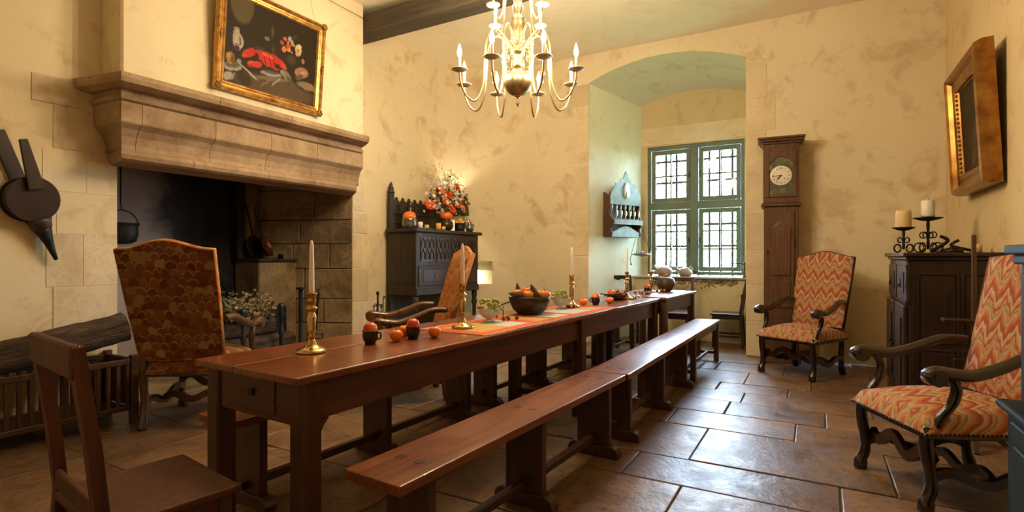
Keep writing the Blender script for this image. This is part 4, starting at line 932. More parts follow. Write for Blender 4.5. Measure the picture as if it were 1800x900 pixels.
# bouquet in a glass vase
vs = thing('glass_vase', 'clear glass vase of orange dahlias and pale dried flowers on the credence', 'vase', (-4.38, 5.88, ZC_))
MB().lathe([(.001, 0), (.055, 0), (.06, .01), (.06, .20), (.065, .235), (.060, .235), (.055, .20), (.055, .015), (.001, .012)], 20).build('glass', M_cut, vs)
def flower(parent, p, d, r, mat, pet, name):
    d = Vector(d).normalized(); Q = d.to_track_quat('Z', 'Y').to_matrix().to_4x4(); M0 = Matrix.Translation(p) @ Q; m = MB()
    for ring_, (rr_, el, n) in enumerate(((r, .15, pet), (r * .75, .5, pet - 2), (r * .5, .95, pet - 4))):
        for k in range(n):
            a = 2 * pi * k / n + ring_ * .3; c_, s_ = cos(a), sin(a); w_ = rr_ * 2.2 / n
            z1 = rr_ * sin(el); x1 = rr_ * cos(el)
            m.add([(0, 0, 0), (c_ * x1 * .6 - s_ * w_, s_ * x1 * .6 + c_ * w_, z1 * .5), (c_ * x1, s_ * x1, z1), (c_ * x1 * .6 + s_ * w_, s_ * x1 * .6 - c_ * w_, z1 * .5)], [(0, 1, 2, 3)], M0)
    m.ball((0, 0, r * .15), r * .2, 6, M0); return m.build(name, mat, parent, fix=False)
dl_ = [(-.02, -.30, .33), (.06, -.22, .52), (.09, -.06, .49), (.05, .05, .56), (.10, -.13, .39), (.13, .06, .36), (.02, .24, .62), (.10, .26, .44), (.12, .30, .39), (.13, .20, .33), (.12, -.02, .30), (.10, .12, .60)]
for i, (x, y, z) in enumerate(dl_):
    flower(vs, (x, y, z), (.9 + q.uniform(-.2, .2), y * 1.2, .5), q.uniform(.078, .10), M_petal, 14, 'dahlia')
    m = MB(); m.tube([(0, 0, .03), (x * .4, y * .3, z * .55), (x - .01, y, z)], .004, 5); m.build('stem', M_leaf, vs)
m = MB(); m2 = MB()
for i in range(420):
    a = q.uniform(-1, 1); x = q.gauss(.03, .09); y = max(-.34, min(.34, q.gauss(.0, .17))); z = .36 + q.gauss(.07, .11) + .06 * abs(a)
    p = Vector((x, y, max(.25, z)))
    tgt = m if i % 4 else m2
    for k in range(3):
        d1 = Vector((q.gauss(0, 1), q.gauss(0, 1), q.gauss(0, 1))).normalized(); d2 = d1.orthogonal().normalized(); s_ = q.uniform(.016, .034)
        tgt.add([p - d1 * s_, p - d2 * s_ * .6, p + d1 * s_, p + d2 * s_ * .6], [(0, 1, 2, 3)])
m.build('pale_blossom', M_white, vs, fix=False)['kind'] = 'stuff'
m2.build('leaves', M_leaf, vs, fix=False)['kind'] = 'stuff'
m = MB()
for i in range(26):
    y = q.gauss(-.06, .19); h = q.uniform(.62, .92); x = q.gauss(-.02, .06)
    pts = spline([(0, 0, .2), (x * .5, y * .5, h * .6), (x, y, h)], 4); m.tube(pts, .0012, 4)
    for k in range(5):
        p = pts[-1] - Vector((q.gauss(0, .015), q.gauss(0, .018), .02 * k)); m.ball(tuple(p), q.uniform(.008, .016), 5)
m.build('dried_sprigs', M_white, vs)['kind'] = 'stuff'
# lamp with green shade
lp = thing('table_lamp', 'lit table lamp with dark green drum shade on the credence', 'lamp', (-4.47, 6.345, ZC_))
MB().lathe([(.001, 0), (.05, 0), (.052, .012), (.02, .03), (.03, .08), (.045, .12), (.03, .17), (.012, .20), (.012, .27)], 16).build('base', M_bronze, lp)
m = MB(); m.loft([[(.135 * cos(2*pi*i/28), .135 * sin(2*pi*i/28), .245) for i in range(28)], [(.118 * cos(2*pi*i/28), .118 * sin(2*pi*i/28), .52) for i in range(28)], [(.115 * cos(2*pi*i/28), .115 * sin(2*pi*i/28), .52) for i in range(28)], [(.132 * cos(2*pi*i/28), .132 * sin(2*pi*i/28), .245) for i in range(28)], [(.135 * cos(2*pi*i/28), .135 * sin(2*pi*i/28), .245) for i in range(28)]], caps=False, smooth=True); m.build('shade', M_shade, lp, fix=False)
MB().ball((0, 0, .33), .03, 10).build('bulb', M_bulb, lp)
L_ = bpy.data.lights.new('lamp_light', 'POINT'); L_.energy = LAMP_W; L_.color = WARM; L_.shadow_soft_size = .04; lo_ = bpy.data.objects.new('lamp_light', L_); COL.objects.link(lo_); lo_.parent = lp; lo_.location = (0, 0, .38)
# pewter teapot and fruit pot at the right end
tp = thing('teapot', 'small dark pewter teapot at the right end of the credence', 'teapot', (-4.27, 6.30, ZC_))
MB().lathe([(.001, 0), (.04, 0), (.058, .03), (.062, .065), (.05, .10), (.034, .125), (.036, .13), (.02, .15), (.008, .155), (.012, .17), (.001, .178)], 20).build('body', M_pewter, tp)
m = MB(); m.tube(spline([(0, -.055, .05), (0, -.095, .07), (0, -.105, .12), (0, -.12, .135)], 4), [.014 - .0006 * i for i in range(13)], 8); m.build('spout', M_pewter, tp)
m = MB(); m.tube(spline([(0, .05, .11), (0, .10, .115), (0, .105, .06), (0, .06, .04)], 4), .006, 8); m.build('handle', M_pewter, tp)
o = MB().lathe([(.001, 0), (.06, 0), (.07, .01), (.075, .12), (.07, .12), (.06, .02), (.001, .02)], 18).build('iron_pot', M_iron, loc=(-4.33, 6.15, ZC_)); tag(o, 'black pot filled with yellow fruit behind the teapot on the credence', 'pot')
for k, (dx, dy, dz) in enumerate(((.03, -.02, .10), (-.02, .03, .10), (.02, .04, .105), (0, 0, .145), (-.03, -.03, .105))):
    o = MB().ball((0, 0, 0), .034, 12).build('yellow_fruit', M_waxyel, loc=(-4.33 + dx, 6.15 + dy, ZC_ + dz + .02)); tag(o, 'yellow fruit heaped in the black pot on the credence', 'fruit', 'yellow fruit in the black pot')
# ================================================================== PAINTINGS
def canvas_mat(name, base, top, blobs):
    t = NT(name); v = t.coord('Object'); sp = t.n('ShaderNodeSeparateXYZ'); t.l(v, sp.inputs[0]); X, Z = sp.outputs[0], sp.outputs[2]
    nz = t.noise(v, 16, 4); c = t.mix(t.noise(v, 3, 3), base, top)
    jx = t.math('MULTIPLY', t.math('SUBTRACT', t.math('ADD', t.math('MULTIPLY', nz, .5), t.math('MULTIPLY', t.noise(v, 55, 3), .5)), .5), .04); Xj = t.math('ADD', X, jx); Zj = t.math('SUBTRACT', Z, jx)
    for (cx, cz, rx, rz, an, col, soft) in blobs:
        ca, sa = cos(an), sin(an)
        dx = t.math('SUBTRACT', Xj, cx); dz = t.math('SUBTRACT', Zj, cz)
        a = t.math('DIVIDE', t.math('ADD', t.math('MULTIPLY', dx, ca), t.math('MULTIPLY', dz, sa)), rx)
        b = t.math('DIVIDE', t.math('SUBTRACT', t.math('MULTIPLY', dz, ca), t.math('MULTIPLY', dx, sa)), rz)
        d = t.math('ADD', t.math('MULTIPLY', a, a), t.math('MULTIPLY', b, b))
        k = t.n('ShaderNodeMapRange', interpolation_type='SMOOTHSTEP'); t.l(d, k.inputs[0]); k.inputs[1].default_value = 1 + soft; k.inputs[2].default_value = max(.05, 1 - soft); k.inputs[3].default_value = 0; k.inputs[4].default_value = 1
        c = t.mix(k.outputs[0], c, col)
    c = t.mix(1.0, c, (.30, .28, .25), 'MULTIPLY'); t.bump(nz, .08, .002); return t.fin(c, .55, 0, .12)
RED, RED2 = (.62, .04, .025), (.80, .09, .05)
still = canvas_mat('still_life_canvas', (.055, .036, .02), (.10, .068, .034), [(-0.329, 0.329, 0.1084, 0.1766, 0.0, (0.26, 0.21, 0.1), 0.25), (0.037, -0.31, 0.4415, 0.0926, 0.02, (0.26, 0.17, 0.09), 0.5), (0.379, -0.193, 0.1156, 0.0354, 0.0, (0.6, 0.45, 0.27), 0.5), (-0.013, -0.231, 0.1984, 0.0184, 0.15, (0.42, 0.34, 0.22), 0.6),
    (-0.351, -0.009, 0.0487, 0.0704, 0.0, (1.1, 1.0, 0.85), 0.25), (-0.361, 0.066, 0.0242, 0.0381, 0.0, (1.0, 0.92, 0.8), 0.3), (-0.368, 0.093, 0.0312, 0.0117, 0.0, (0.7, 0.62, 0.5), 0.4), (-0.394, 0.036, 0.0084, 0.0379, 0.0, (0.9, 0.8, 0.65), 0.4),
    (-0.361, -0.063, 0.0285, 0.0205, 0.0, (0.12, 0.1, 0.09), 0.6), (-0.334, 0.004, 0.0115, 0.0382, 0.16, (0.4, 0.34, 0.3), 0.6), (-0.357, -0.032, 0.0371, 0.0059, 0.1, (0.3, 0.25, 0.22), 0.5), (-0.394, -0.231, 0.0871, 0.035, 0.2, (0.85, 0.8, 0.7), 0.3),
    (-0.391, -0.216, 0.0675, 0.0233, 0.2, (0.3, 0.26, 0.22), 0.4), (-0.414, -0.165, 0.039, 0.0524, 0.08, (0.85, 0.48, 0.2), 0.3), (-0.396, -0.169, 0.0196, 0.0379, 0.16, (0.4, 0.19, 0.07), 0.4), (-0.427, -0.15, 0.0166, 0.0203, 0.0, (1.1, 0.75, 0.4), 0.7),
    (-0.334, -0.172, 0.0231, 0.0206, 0.0, (0.7, 0.6, 0.5), 0.6), (-0.428, -0.32, 0.047, 0.0319, 0.9, (0.95, 0.9, 0.8), 0.35), (-0.382, -0.315, 0.0113, 0.038, -0.48, (0.75, 0.7, 0.6), 0.5), (-0.249, -0.228, 0.1078, 0.0074, -0.48, (0.95, 0.9, 0.78), 0.4),
    (-0.211, -0.255, 0.0456, 0.0045, -0.48, (1.2, 1.1, 1.0), 0.5), (-0.021, -0.187, 0.1086, 0.0245, 0.12, (0.75, 0.72, 0.66), 0.3), (-0.013, -0.173, 0.0826, 0.0138, 0.12, (0.25, 0.22, 0.2), 0.5), (-0.252, -0.076, 0.0628, 0.0327, 0.52, (1.3, 0.1, 0.05), 0.2),
    (-0.29, -0.103, 0.0264, 0.0148, 0.6, (1.4, 0.18, 0.1), 0.3), (-0.211, -0.038, 0.0304, 0.0194, -0.2, (1.2, 0.09, 0.05), 0.3), (-0.185, -0.15, 0.0738, 0.03, 0.25, (1.4, 0.12, 0.06), 0.2), (-0.226, -0.147, 0.0332, 0.0119, 0.5, (1.6, 0.22, 0.12), 0.3),
    (-0.226, -0.177, 0.0302, 0.009, 0.2, (1.0, 0.06, 0.03), 0.3), (-0.126, -0.053, 0.0709, 0.0454, 0.0, (1.2, 0.09, 0.05), 0.2), (-0.062, -0.069, 0.0777, 0.061, -0.28, (1.35, 0.11, 0.06), 0.2), (0.004, -0.061, 0.0665, 0.0523, -0.4, (1.2, 0.08, 0.05), 0.2),
    (0.071, -0.066, 0.0615, 0.0341, -0.4, (1.25, 0.09, 0.05), 0.2), (0.109, -0.082, 0.0347, 0.0187, -0.6, (1.4, 0.16, 0.1), 0.3), (0.02, -0.117, 0.0402, 0.0246, 0.0, (1.1, 0.08, 0.04), 0.3), (-0.094, -0.033, 0.0255, 0.0121, 0.0, (1.8, 0.35, 0.22), 0.6),
    (-0.038, -0.042, 0.0294, 0.0122, -0.1, (1.8, 0.35, 0.22), 0.6), (-0.169, -0.078, 0.0186, 0.0331, 0.32, (0.1, 0.05, 0.03), 0.4), (-0.038, -0.077, 0.0049, 0.0551, 0.28, (0.5, 0.03, 0.02), 0.5), (0.004, -0.073, 0.005, 0.0461, 0.24, (0.5, 0.03, 0.02), 0.5),
    (-0.086, -0.099, 0.0048, 0.0517, 0.32, (0.5, 0.03, 0.02), 0.5), (-0.102, -0.152, 0.0223, 0.0182, 0.0, (0.08, 0.06, 0.05), 0.4), (0.041, -0.101, 0.0304, 0.0216, 0.0, (0.07, 0.05, 0.05), 0.4), (-0.149, 0.0, 0.0531, 0.0151, 0.2, (0.1, 0.12, 0.09), 0.5),
    (-0.078, 0.109, 0.0257, 0.0183, 0.0, (0.45, 0.42, 0.3), 0.7), (-0.026, 0.187, 0.0164, 0.0521, 0.0, (0.2, 0.17, 0.09), 0.8), (-0.013, 0.03, 0.0165, 0.046, 0.0, (0.16, 0.13, 0.07), 0.8), (0.105, 0.171, 0.0208, 0.0187, 0.0, (1.3, 0.3, 0.1), 0.3),
    (0.075, 0.126, 0.0188, 0.0171, 0.0, (0.9, 0.25, 0.08), 0.3), (0.1, 0.076, 0.0276, 0.028, 0.0, (1.5, 0.5, 0.12), 0.3), (0.146, 0.119, 0.0264, 0.0219, 0.0, (1.3, 0.22, 0.08), 0.3), (0.149, 0.086, 0.0211, 0.0172, 0.0, (1.4, 0.85, 0.35), 0.3),
    (0.158, 0.187, 0.0212, 0.0251, 0.0, (1.0, 0.95, 0.8), 0.5), (0.185, 0.159, 0.0161, 0.0251, 0.0, (0.9, 0.85, 0.7), 0.6), (0.14, 0.15, 0.0105, 0.0094, 0.0, (1.1, 1.0, 0.9), 0.5), (0.204, 0.141, 0.0144, 0.0126, 0.0, (0.8, 0.75, 0.6), 0.6),
    (0.185, 0.072, 0.0107, 0.011, 0.0, (1.2, 0.5, 0.15), 0.5), (0.257, 0.117, 0.0368, 0.0507, 0.0, (1.4, 1.15, 0.55), 0.3), (0.266, 0.152, 0.0221, 0.0222, 0.0, (1.6, 1.4, 0.9), 0.4), (0.248, 0.075, 0.022, 0.019, 0.0, (1.2, 0.85, 0.35), 0.5),
    (0.252, 0.108, 0.011, 0.0127, 0.0, (0.5, 0.35, 0.12), 0.6), (0.313, 0.029, 0.0188, 0.0223, 0.0, (0.9, 0.42, 0.18), 0.4), (0.185, 0.002, 0.0536, 0.0409, 0.0, (0.14, 0.12, 0.08), 0.6), (0.212, 0.222, 0.0361, 0.0189, 0.6, (0.13, 0.11, 0.06), 0.7),
    (0.307, -0.084, 0.0787, 0.0478, 0.2, (0.75, 0.52, 0.3), 0.25), (0.318, -0.077, 0.0602, 0.0319, 0.2, (0.85, 0.4, 0.22), 0.3), (0.326, -0.079, 0.034, 0.016, 0.2, (1.1, 0.65, 0.42), 0.5), (0.285, -0.129, 0.0483, 0.0223, 0.5, (0.3, 0.22, 0.12), 0.5),
    (0.14, -0.159, 0.0632, 0.0375, -0.6, (0.46, 0.44, 0.32), 0.3), (0.1, -0.142, 0.0276, 0.0233, 0.0, (0.62, 0.6, 0.42), 0.4), (0.194, -0.2, 0.061, 0.0189, -0.6, (0.22, 0.2, 0.15), 0.4), (0.266, -0.221, 0.0553, 0.0127, -0.3, (0.16, 0.14, 0.11), 0.4),
    (0.313, -0.226, 0.0263, 0.0096, -0.3, (0.1, 0.08, 0.07), 0.4), (0.037, -0.241, 0.0708, 0.0093, 0.8, (0.8, 0.72, 0.58), 0.5), (-0.062, -0.275, 0.0809, 0.0076, 0.75, (0.5, 0.42, 0.3), 0.6), (-0.278, -0.304, 0.0739, 0.0593, -0.48, (0.1, 0.065, 0.03), 0.6)])
portrait = canvas_mat('dark_canvas', (.07, .05, .022), (.14, .10, .045), [(.05, -.18, .12, .16, .3, (.22, .13, .06), .6), (.10, -.05, .05, .07, 0, (.34, .22, .12), .6), (-.02, -.25, .10, .04, .6, (.30, .20, .11), .6)])
def picture(name, label, loc, rz, tilt, W, H, fw, dep, canvas, mats, group=None, orn=True):
    o = thing(name, label, 'painting', loc, rz); o.rotation_euler = (tilt, 0, rz)
    # frame profile (offset inwards, depth towards viewer)
    pr = [(0, 0), (0, dep * .55), (fw * .10, dep * .92), (fw * .24, dep), (fw * .34, dep * .86), (fw * .46, dep * .62), (fw * .62, dep * .55), (fw * .74, dep * .66), (fw * .86, dep * .60), (fw, dep * .36), (fw, 0)]
    cor = [(-W/2, 0), (W/2, 0), (W/2, H), (-W/2, H)]; inn = [(1, 1), (-1, 1), (-1, -1), (1, -1)]
    for i in range(4):
        j = (i + 1) % 4
        rings = [[(cor[k][0] + inn[k][0] * a, -b, cor[k][1] + inn[k][1] * a) for a, b in pr] for k in (i, j)]
        MB().loft(rings).build(('bottom_rail', 'stile', 'top_rail', 'stile')[i], mats[0], o)
        L0 = Vector((cor[i][0] + inn[i][0] * fw * .9, cor[i][1] + inn[i][1] * fw * .9)); L1 = Vector((cor[j][0] + inn[j][0] * fw * .9, cor[j][1] + inn[j][1] * fw * .9)); nb = int((L1 - L0).length / (fw * .22)); m = MB()
        for k in range(nb + 1):
            p = L0.lerp(L1, k / nb); m.ball((p.x, -dep * .50, p.y), fw * .085, 5)
        m.build('beading', mats[1], o)
    for k in range(4 if orn else 0):   # corner and centre ornaments
        m = MB(); c_ = (cor[k][0] + inn[k][0] * fw * .3, cor[k][1] + inn[k][1] * fw * .3)
        for q_ in range(7):
            a = q_ * 2 * pi / 6; rr_ = fw * .24 if q_ < 6 else 0
            m.ball((c_[0] + rr_ * cos(a), -dep * .92, c_[1] + rr_ * sin(a)), fw * .17, 6)
        m.build('corner_ornament', mats[1], o)
        mid = ((cor[k][0] + cor[(k+1) % 4][0]) / 2, (cor[k][1] + cor[(k+1) % 4][1]) / 2); nx = {0: (0, 1), 1: (-1, 0), 2: (0, -1), 3: (1, 0)}[k]
        m = MB()
        for q_ in range(-2, 3):
            m.ball((mid[0] + nx[0] * fw * .3 + nx[1] * q_ * fw * .2, -dep * .9, mid[1] + nx[1] * fw * .3 + nx[0] * q_ * fw * .2), fw * (.2 - .03 * abs(q_)), 6)
        m.build('centre_ornament', mats[1], o)
    MB().box(-W/2 + fw * .9, W/2 - fw * .9, -dep * .35, -dep * .1, fw * .9 - H/2, H/2 - fw * .9).build('canvas', canvas, o, loc=(0, 0, H / 2))
    return o
pa = picture('still_life_painting', 'gilt-framed still life with a red lobster hung over the mantel', (-4.385, 3.205, 2.605), RAD(90), RAD(5), 1.10, .90, .085, .055, still, (M_gold, M_golddk))
m = MB(); m.tube([(-.44, .0, .90), (-.44, .10, 1.18)], .0015, 4); m.tube([(.44, .0, .90), (.44, .10, 1.18)], .0015, 4); m.tube([(-1.0, .05, 1.22), (1.22, .05, 1.20)], .003, 4); m.build('hanging_wire', M_iron, pa)
picture('portrait_painting', 'dark old painting in a heavy gilt frame on the right wall', (1.13, 5.47, 1.72), RAD(-90), RAD(3), 1.04, 1.03, .17, .12, portrait, (M_gold2, M_golddk), None, False)

# ================================================================== CHANDELIER
chx, chy = -2.05, 3.70
ch = thing('chandelier', 'large brass chandelier with ball body and candle bulbs hanging over the table', 'chandelier', (chx, chy, 0), RAD(119))
MB().lathe([(.001, 2.372), (.008, 2.385), (.016, 2.40), (.006, 2.415), (.014, 2.43), (.006, 2.44), (.02, 2.452), (.03, 2.46)], 14).build('finial', M_chand, ch)
MB().lathe([(.02, 2.458)] + [(.112 * sin(pi * k / 18), 2.565 - .108 * cos(pi * k / 18)) for k in range(2, 17)] + [(.03, 2.672)], 36).build('ball', M_chand, ch)
MB().lathe([(.034, 2.670), (.030, 2.70), (.034, 2.71), (.026, 2.73), (.032, 2.745), (.026, 2.77), (.034, 2.79), (.05, 2.80), (.05, 2.81), (.022, 2.83), (.026, 2.87), (.045, 2.95), (.062, 3.02), (.050, 3.05), (.060, 3.065), (.03, 3.085), (.026, 3.10), (.04, 3.125), (.043, 3.16), (.03, 3.195), (.02, 3.21), (.045, 3.225), (.045, 3.24), (.02, 3.27), (.035, 3.33), (.02, 3.40), (.028, 3.43), (.008, 3.46)], 20).build('stem', M_chand, ch)
m = MB()
for k in range(12):
    M0 = TR(0, 0, 3.47 + k * .043) @ ROT(pi / 2 * (k % 2), 'Z') @ ROT(pi / 2, 'X')
    m.tube([(.016 * cos(a), .026 * sin(a), 0) for a in [2 * pi * i / 10 for i in range(11)]], .0035, 5, M0)
m.build('chain', M_chand, ch)
MB().lathe([(.004, 3.97), (.05, 3.98), (.06, 3.998), (.001, 3.999)], 18).build('ceiling_cup', M_chand, ch)
def ch_arm(path, sc, zup, tilt):
    m = MB(); pts = spline([(r_, 0, z_) for r_, z_ in path], 6); n_ = len(pts)
    m.tube(pts, [.0075 * sc + .0 * i for i in range(n_)], 8)
    am = m.mesh('arm', M_chand)
    rr_, zz = path[-1]
    m = MB(); m.lathe([(.006, zz - .006), (.03 * sc, zz), (.060 * sc, zz + .012), (.062 * sc, zz + .016), (.03 * sc, zz + .008), (.010, zz + .006), (.014, zz + .012), (.014, zz + .02)], 18, TR(rr_, 0, 0)); pn = m.mesh('drip_pan', M_pan)
    m = MB(); m.lathe([(.011, zz + .014), (.011, zz + .105), (.008, zz + .108)], 12, TR(rr_, 0, 0)); sl = m.mesh('candle_sleeve', M_sleeve)
    m = MB(); z0 = zz + .108; m.lathe([(.009, z0), (.013, z0 + .01), (.018, z0 + .03), (.017, z0 + .045), (.011, z0 + .07), (.005, z0 + .088), (.001, z0 + .098)], 12, TR(rr_, 0, 0)); bl = m.mesh('bulb', M_bulb)
    return am, pn, sl, bl, rr_, zz + .15
m = MB()
def spiral(cx, cz, r0, turns, flip=1, n=26, a0=0):
    return [(cx + flip * (r0 * (1 - .75 * k / n)) * cos(a0 + 2 * pi * turns * k / n), 0, cz + (r0 * (1 - .75 * k / n)) * sin(a0 + 2 * pi * turns * k / n)) for k in range(n)]
m.tube(spiral(.095, 2.86, .05, 1.5, 1, a0=pi), .0045, 6); m.tube(spiral(.10, 2.755, .042, 1.5, 1, a0=-pi / 2), .004, 6); m.tube(spiral(.20, 2.60, .03, 1.3, -1, a0=0), .0035, 6)
scroll_mesh = m.mesh('scroll', M_chand)
low = ch_arm([(.03, 2.80), (.10, 2.90), (.185, 2.955), (.252, 2.88), (.272, 2.70), (.292, 2.50), (.35, 2.385), (.425, 2.42), (.468, 2.52), (.475, 2.592)], 1.0, 0, 0)
upr = ch_arm([(.03, 3.20), (.075, 3.29), (.125, 3.29), (.15, 3.20), (.162, 3.08), (.20, 3.01), (.245, 3.03), (.262, 3.075)], .85, 0, 0)
for (parts, cnt, off) in ((low, 8, 22.5), (upr, 4, 45)):
    for k in range(cnt):
        a = RAD(off + 360 / cnt * k)
        arm = bpy.data.objects.new('arm', parts[0]); COL.objects.link(arm); arm.parent = ch; arm.rotation_euler = (0, 0, a)
        names = ('drip_pan', 'candle_sleeve', 'bulb')
        for nm_, me in zip(names, parts[1:4]):
            c_ = bpy.data.objects.new(nm_, me); COL.objects.link(c_); c_.parent = arm
        if cnt == 8:
            c_ = bpy.data.objects.new('scroll', scroll_mesh); COL.objects.link(c_); c_.parent = arm
        L_ = bpy.data.lights.new('bulb_light', 'POINT'); L_.energy = BULB_W; L_.color = WARM; L_.shadow_soft_size = .03
        lo_ = bpy.data.objects.new('bulb_light', L_); COL.objects.link(lo_); lo_.parent = arm; lo_.location = (parts[4], 0, parts[5] + .09)

# ================================================================== HEARTH THINGS
def firedog(label, loc, h, big):
    o = thing('firedog', label, 'firedog', loc, 0, 'iron firedogs in the hearth')
    if big:
        MB().lathe([(.03, 0), (.03, .12), (.022, .14), (.020, h * .9), (.026, h * .92), (.022, h - .03), (.05, h - .018), (.055, h - .002), (.045, h), (.001, h - .006)], 14).build('post', M_ironblue, o)
    else:
        MB().lathe([(.022, 0), (.020, h * .5), (.030, h * .55), (.018, h * .6), (.018, h * .78), (.034, h * .84), (.020, h * .9), (.036, h * .95), (.03, h), (.001, h + .01)], 12).build('post', M_ironblue, o)
    MB().box(-.33, .0, -.015, .015, .10, .135).build('billet_bar', M_ironblue, o, .003)
    for sy in (-1, 1):
        m = MB(); m.bar([(0, 0, .12), (.02, sy * .07, .08), (.04, sy * .10, .0)], .014, .016); m.build('foot', M_ironblue, o)
    MB().box(-.33, -.30, -.018, .018, 0, .10).build('rear_foot', M_ironblue, o)
    return o
firedog('tall iron firedog with a flat disc top, beside the flame-side armchair arm', (-4.95, 3.07, .04), .825, True)
firedog('tall iron firedog at the right of the hearth near the gridiron', (-4.95, 4.0, .04), .815, True)
firedog('shorter knobbed firedog among the dried flowers', (-4.88, 3.27, .04), .64, False)
firedog('shorter knobbed firedog right of the dried flowers', (-4.88, 3.70, .04), .66, False)
def log(label, p0, p1, r, seed, group):
    q = random.Random(seed); p0, p1 = Vector(p0), Vector(p1); L = (p1 - p0).length
    o = thing('log', label, 'log', p0, 0, group); Q = (p1 - p0).normalized().to_track_quat('Z', 'Y'); o.rotation_mode = 'QUATERNION'; o.rotation_quaternion = Q
    n = 18; rings = []
    ph = [q.uniform(0, 6) for _ in range(4)]
    for k in range(15):
        z = L * k / 14; rings.append([((r * (1 + .09 * sin(3 * a + ph[0]) + .05 * sin(5 * a + ph[1] + z * 5) + q.uniform(-.05, .05))) * cos(a) + .02 * sin(z * 4 + ph[2]), (r * (1 + .07 * sin(2 * a + ph[3]) + q.uniform(-.05, .05))) * sin(a), z) for a in [2 * pi * i / n for i in range(n)]])
    MB().loft(rings, smooth=True, caps=False).build('bark', M_bark, o)
    for k, z in ((0, .001), (14, L - .001)):
        m = MB(); c_ = rings[k]; m.add([(x * .97, y * .97, z) for x, y, _ in c_], [tuple(range(n))]); m.build('sawn_end', M_logend, o)
    return o
log('thick bark log lying lowest across the firedogs', (-5.12, 3.00, .27), (-5.08, 3.98, .27), .10, 1, 'logs in the hearth')
log('split log at the back of the hearth pile', (-5.38, 2.98, .26), (-5.36, 3.66, .26), .11, 2, 'logs in the hearth')
log('topmost log of the hearth pile under the dried flowers', (-5.22, 3.06, .44), (-5.20, 3.80, .45), .095, 3, 'logs in the hearth')
df = thing('dried_flowers', 'bunch of cream and green dried hydrangea heads lying on the hearth logs', 'dried flowers', (-5.12, 3.34, .50))
q = random.Random(9)
for name, mt, cnt, yr in (('cream_florets', M_dry, 520, (-.12, .40)), ('green_florets', M_dryg, 260, (-.42, .05))):
    m = MB()
    for i in range(cnt):
        y = q.uniform(*yr); x = q.gauss(0, .07); z = .06 + abs(q.gauss(.09, .07)); p = Vector((x, y, z))
        d1 = Vector((q.gauss(0, 1), q.gauss(0, 1), q.gauss(0, 1))).normalized(); d2 = d1.orthogonal().normalized(); s_ = q.uniform(.014, .030)
        m.add([p - d1 * s_, p - d2 * s_ * .7, p + d1 * s_, p + d2 * s_ * .7], [(0, 1, 2, 3)])
        d3 = d1.cross(d2); m.add([p - d1 * s_, p - d3 * s_ * .7, p + d1 * s_, p + d3 * s_ * .7], [(0, 1, 2, 3)])
    m.build(name, mt, df, fix=False)['kind'] = 'stuff'
m = MB()
for i in range(14):
    y = q.uniform(-.35, .35); m.tube([(q.gauss(0, .03), y, .0), (q.gauss(0, .06), y + q.gauss(0, .05), .1)], .004, 5)
m.build('stalks', M_dry, df)
pt = MB().box(-.012, .012, -.15, .15, 0, .40).build('iron_plate', M_black, None, .004, loc=(-5.12, 3.90, .34 - .3)); tag(pt, 'dark square iron plate standing beside the right firedog', 'plate')
pt.location = (-5.24, 3.90, .041); pt.scale = (1, 1, 1.5); pt.rotation_euler = (0, RAD(-3), 0)
fb = thing('fireback', 'cast-iron fireback with an arched relief against the black hearth wall', 'fireback', (-5.735, 3.43, .04))
m = MB(); m.prism([(-.28, 0), (.28, 0), (.28, .78)] + [(.28 * cos(pi * k / 14), .78 + .24 * sin(pi * k / 14)) for k in range(1, 14)] + [(-.28, .78)], 0, .03, Matrix(((0, 0, 1, 0), (1, 0, 0, 0), (0, 1, 0, 0), (0, 0, 0, 1)))); m.build('plate', M_iron, fb, .006)
for r_ in (.20, .15):
    m = MB(); m.tube([(.034, r_ * cos(pi * k / 16), .70 + r_ * sin(pi * k / 16)) for k in range(17)], .010, 6); m.build('arch_relief', M_iron, fb)
m = MB()
for k in range(9): m.ball((.034, -.10 + .025 * k, .76), .010, 6)
m.build('boss_row', M_iron, fb)
# cauldron on a trammel hook
ca = thing('cauldron', 'small black cauldron hanging at the left side of the hearth', 'cauldron', (-5.25, 2.375, 1.30))
MB().lathe([(.001, 0), (.07, .004), (.115, .03), (.13, .09), (.125, .15), (.138, .18), (.144, .185), (.13, .18), (.115, .12), (.001, .02)], 24).build('pot', M_iron, ca)
m = MB(); m.tube([(0, .138 * cos(pi * k / 14), .17 + .13 * sin(pi * k / 14)) for k in range(15)], .006, 6); m.build('bail_handle', M_iron, ca)
m = MB(); m.tube([(0, 0, .30), (0, .012, .315), (0, 0, .33), (0, 0, 1.14)], .007, 6); m.build('trammel_hook', M_iron, ca)
# pans on the ledge
cp = thing('copper_pan', 'shallow copper pan leaning on the ledge in the back of the hearth', 'pan', (-5.50, 3.93, 1.167))
Mp = TR(0, 0, .135) @ ROT(RAD(35), 'Z') @ ROT(RAD(68), 'Y')
MB().lathe([(.001, 0), (.105, 0), (.13, .045), (.134, .047), (.128, .042), (.10, .006), (.001, .006)], 28, Mp).build('bowl', M_copper, cp)
m = MB(); m.bar([Mp @ Vector((-.12, 0, .04)), Mp @ Vector((-.25, 0, .06)), Mp @ Vector((-.44, 0, .07))], .010, .004); m.build('handle', M_iron, cp)
sk = thing('iron_skillet', 'black long-handled skillet behind the copper pan on the hearth ledge', 'pan', (-5.60, 3.86, 1.167))
Mp = TR(0, 0, .14) @ ROT(RAD(20), 'Z') @ ROT(RAD(80), 'Y')
MB().lathe([(.001, 0), (.11, 0), (.13, .035), (.125, .03), (.10, .006), (.001, .006)], 24, Mp).build('bowl', M_iron, sk)
m = MB(); m.bar([Mp @ Vector((-.12, 0, .03)), Mp @ Vector((-.30, .0, .02)), Mp @ Vector((-.58, 0, .0))], .011, .005); m.build('handle', M_iron, sk)
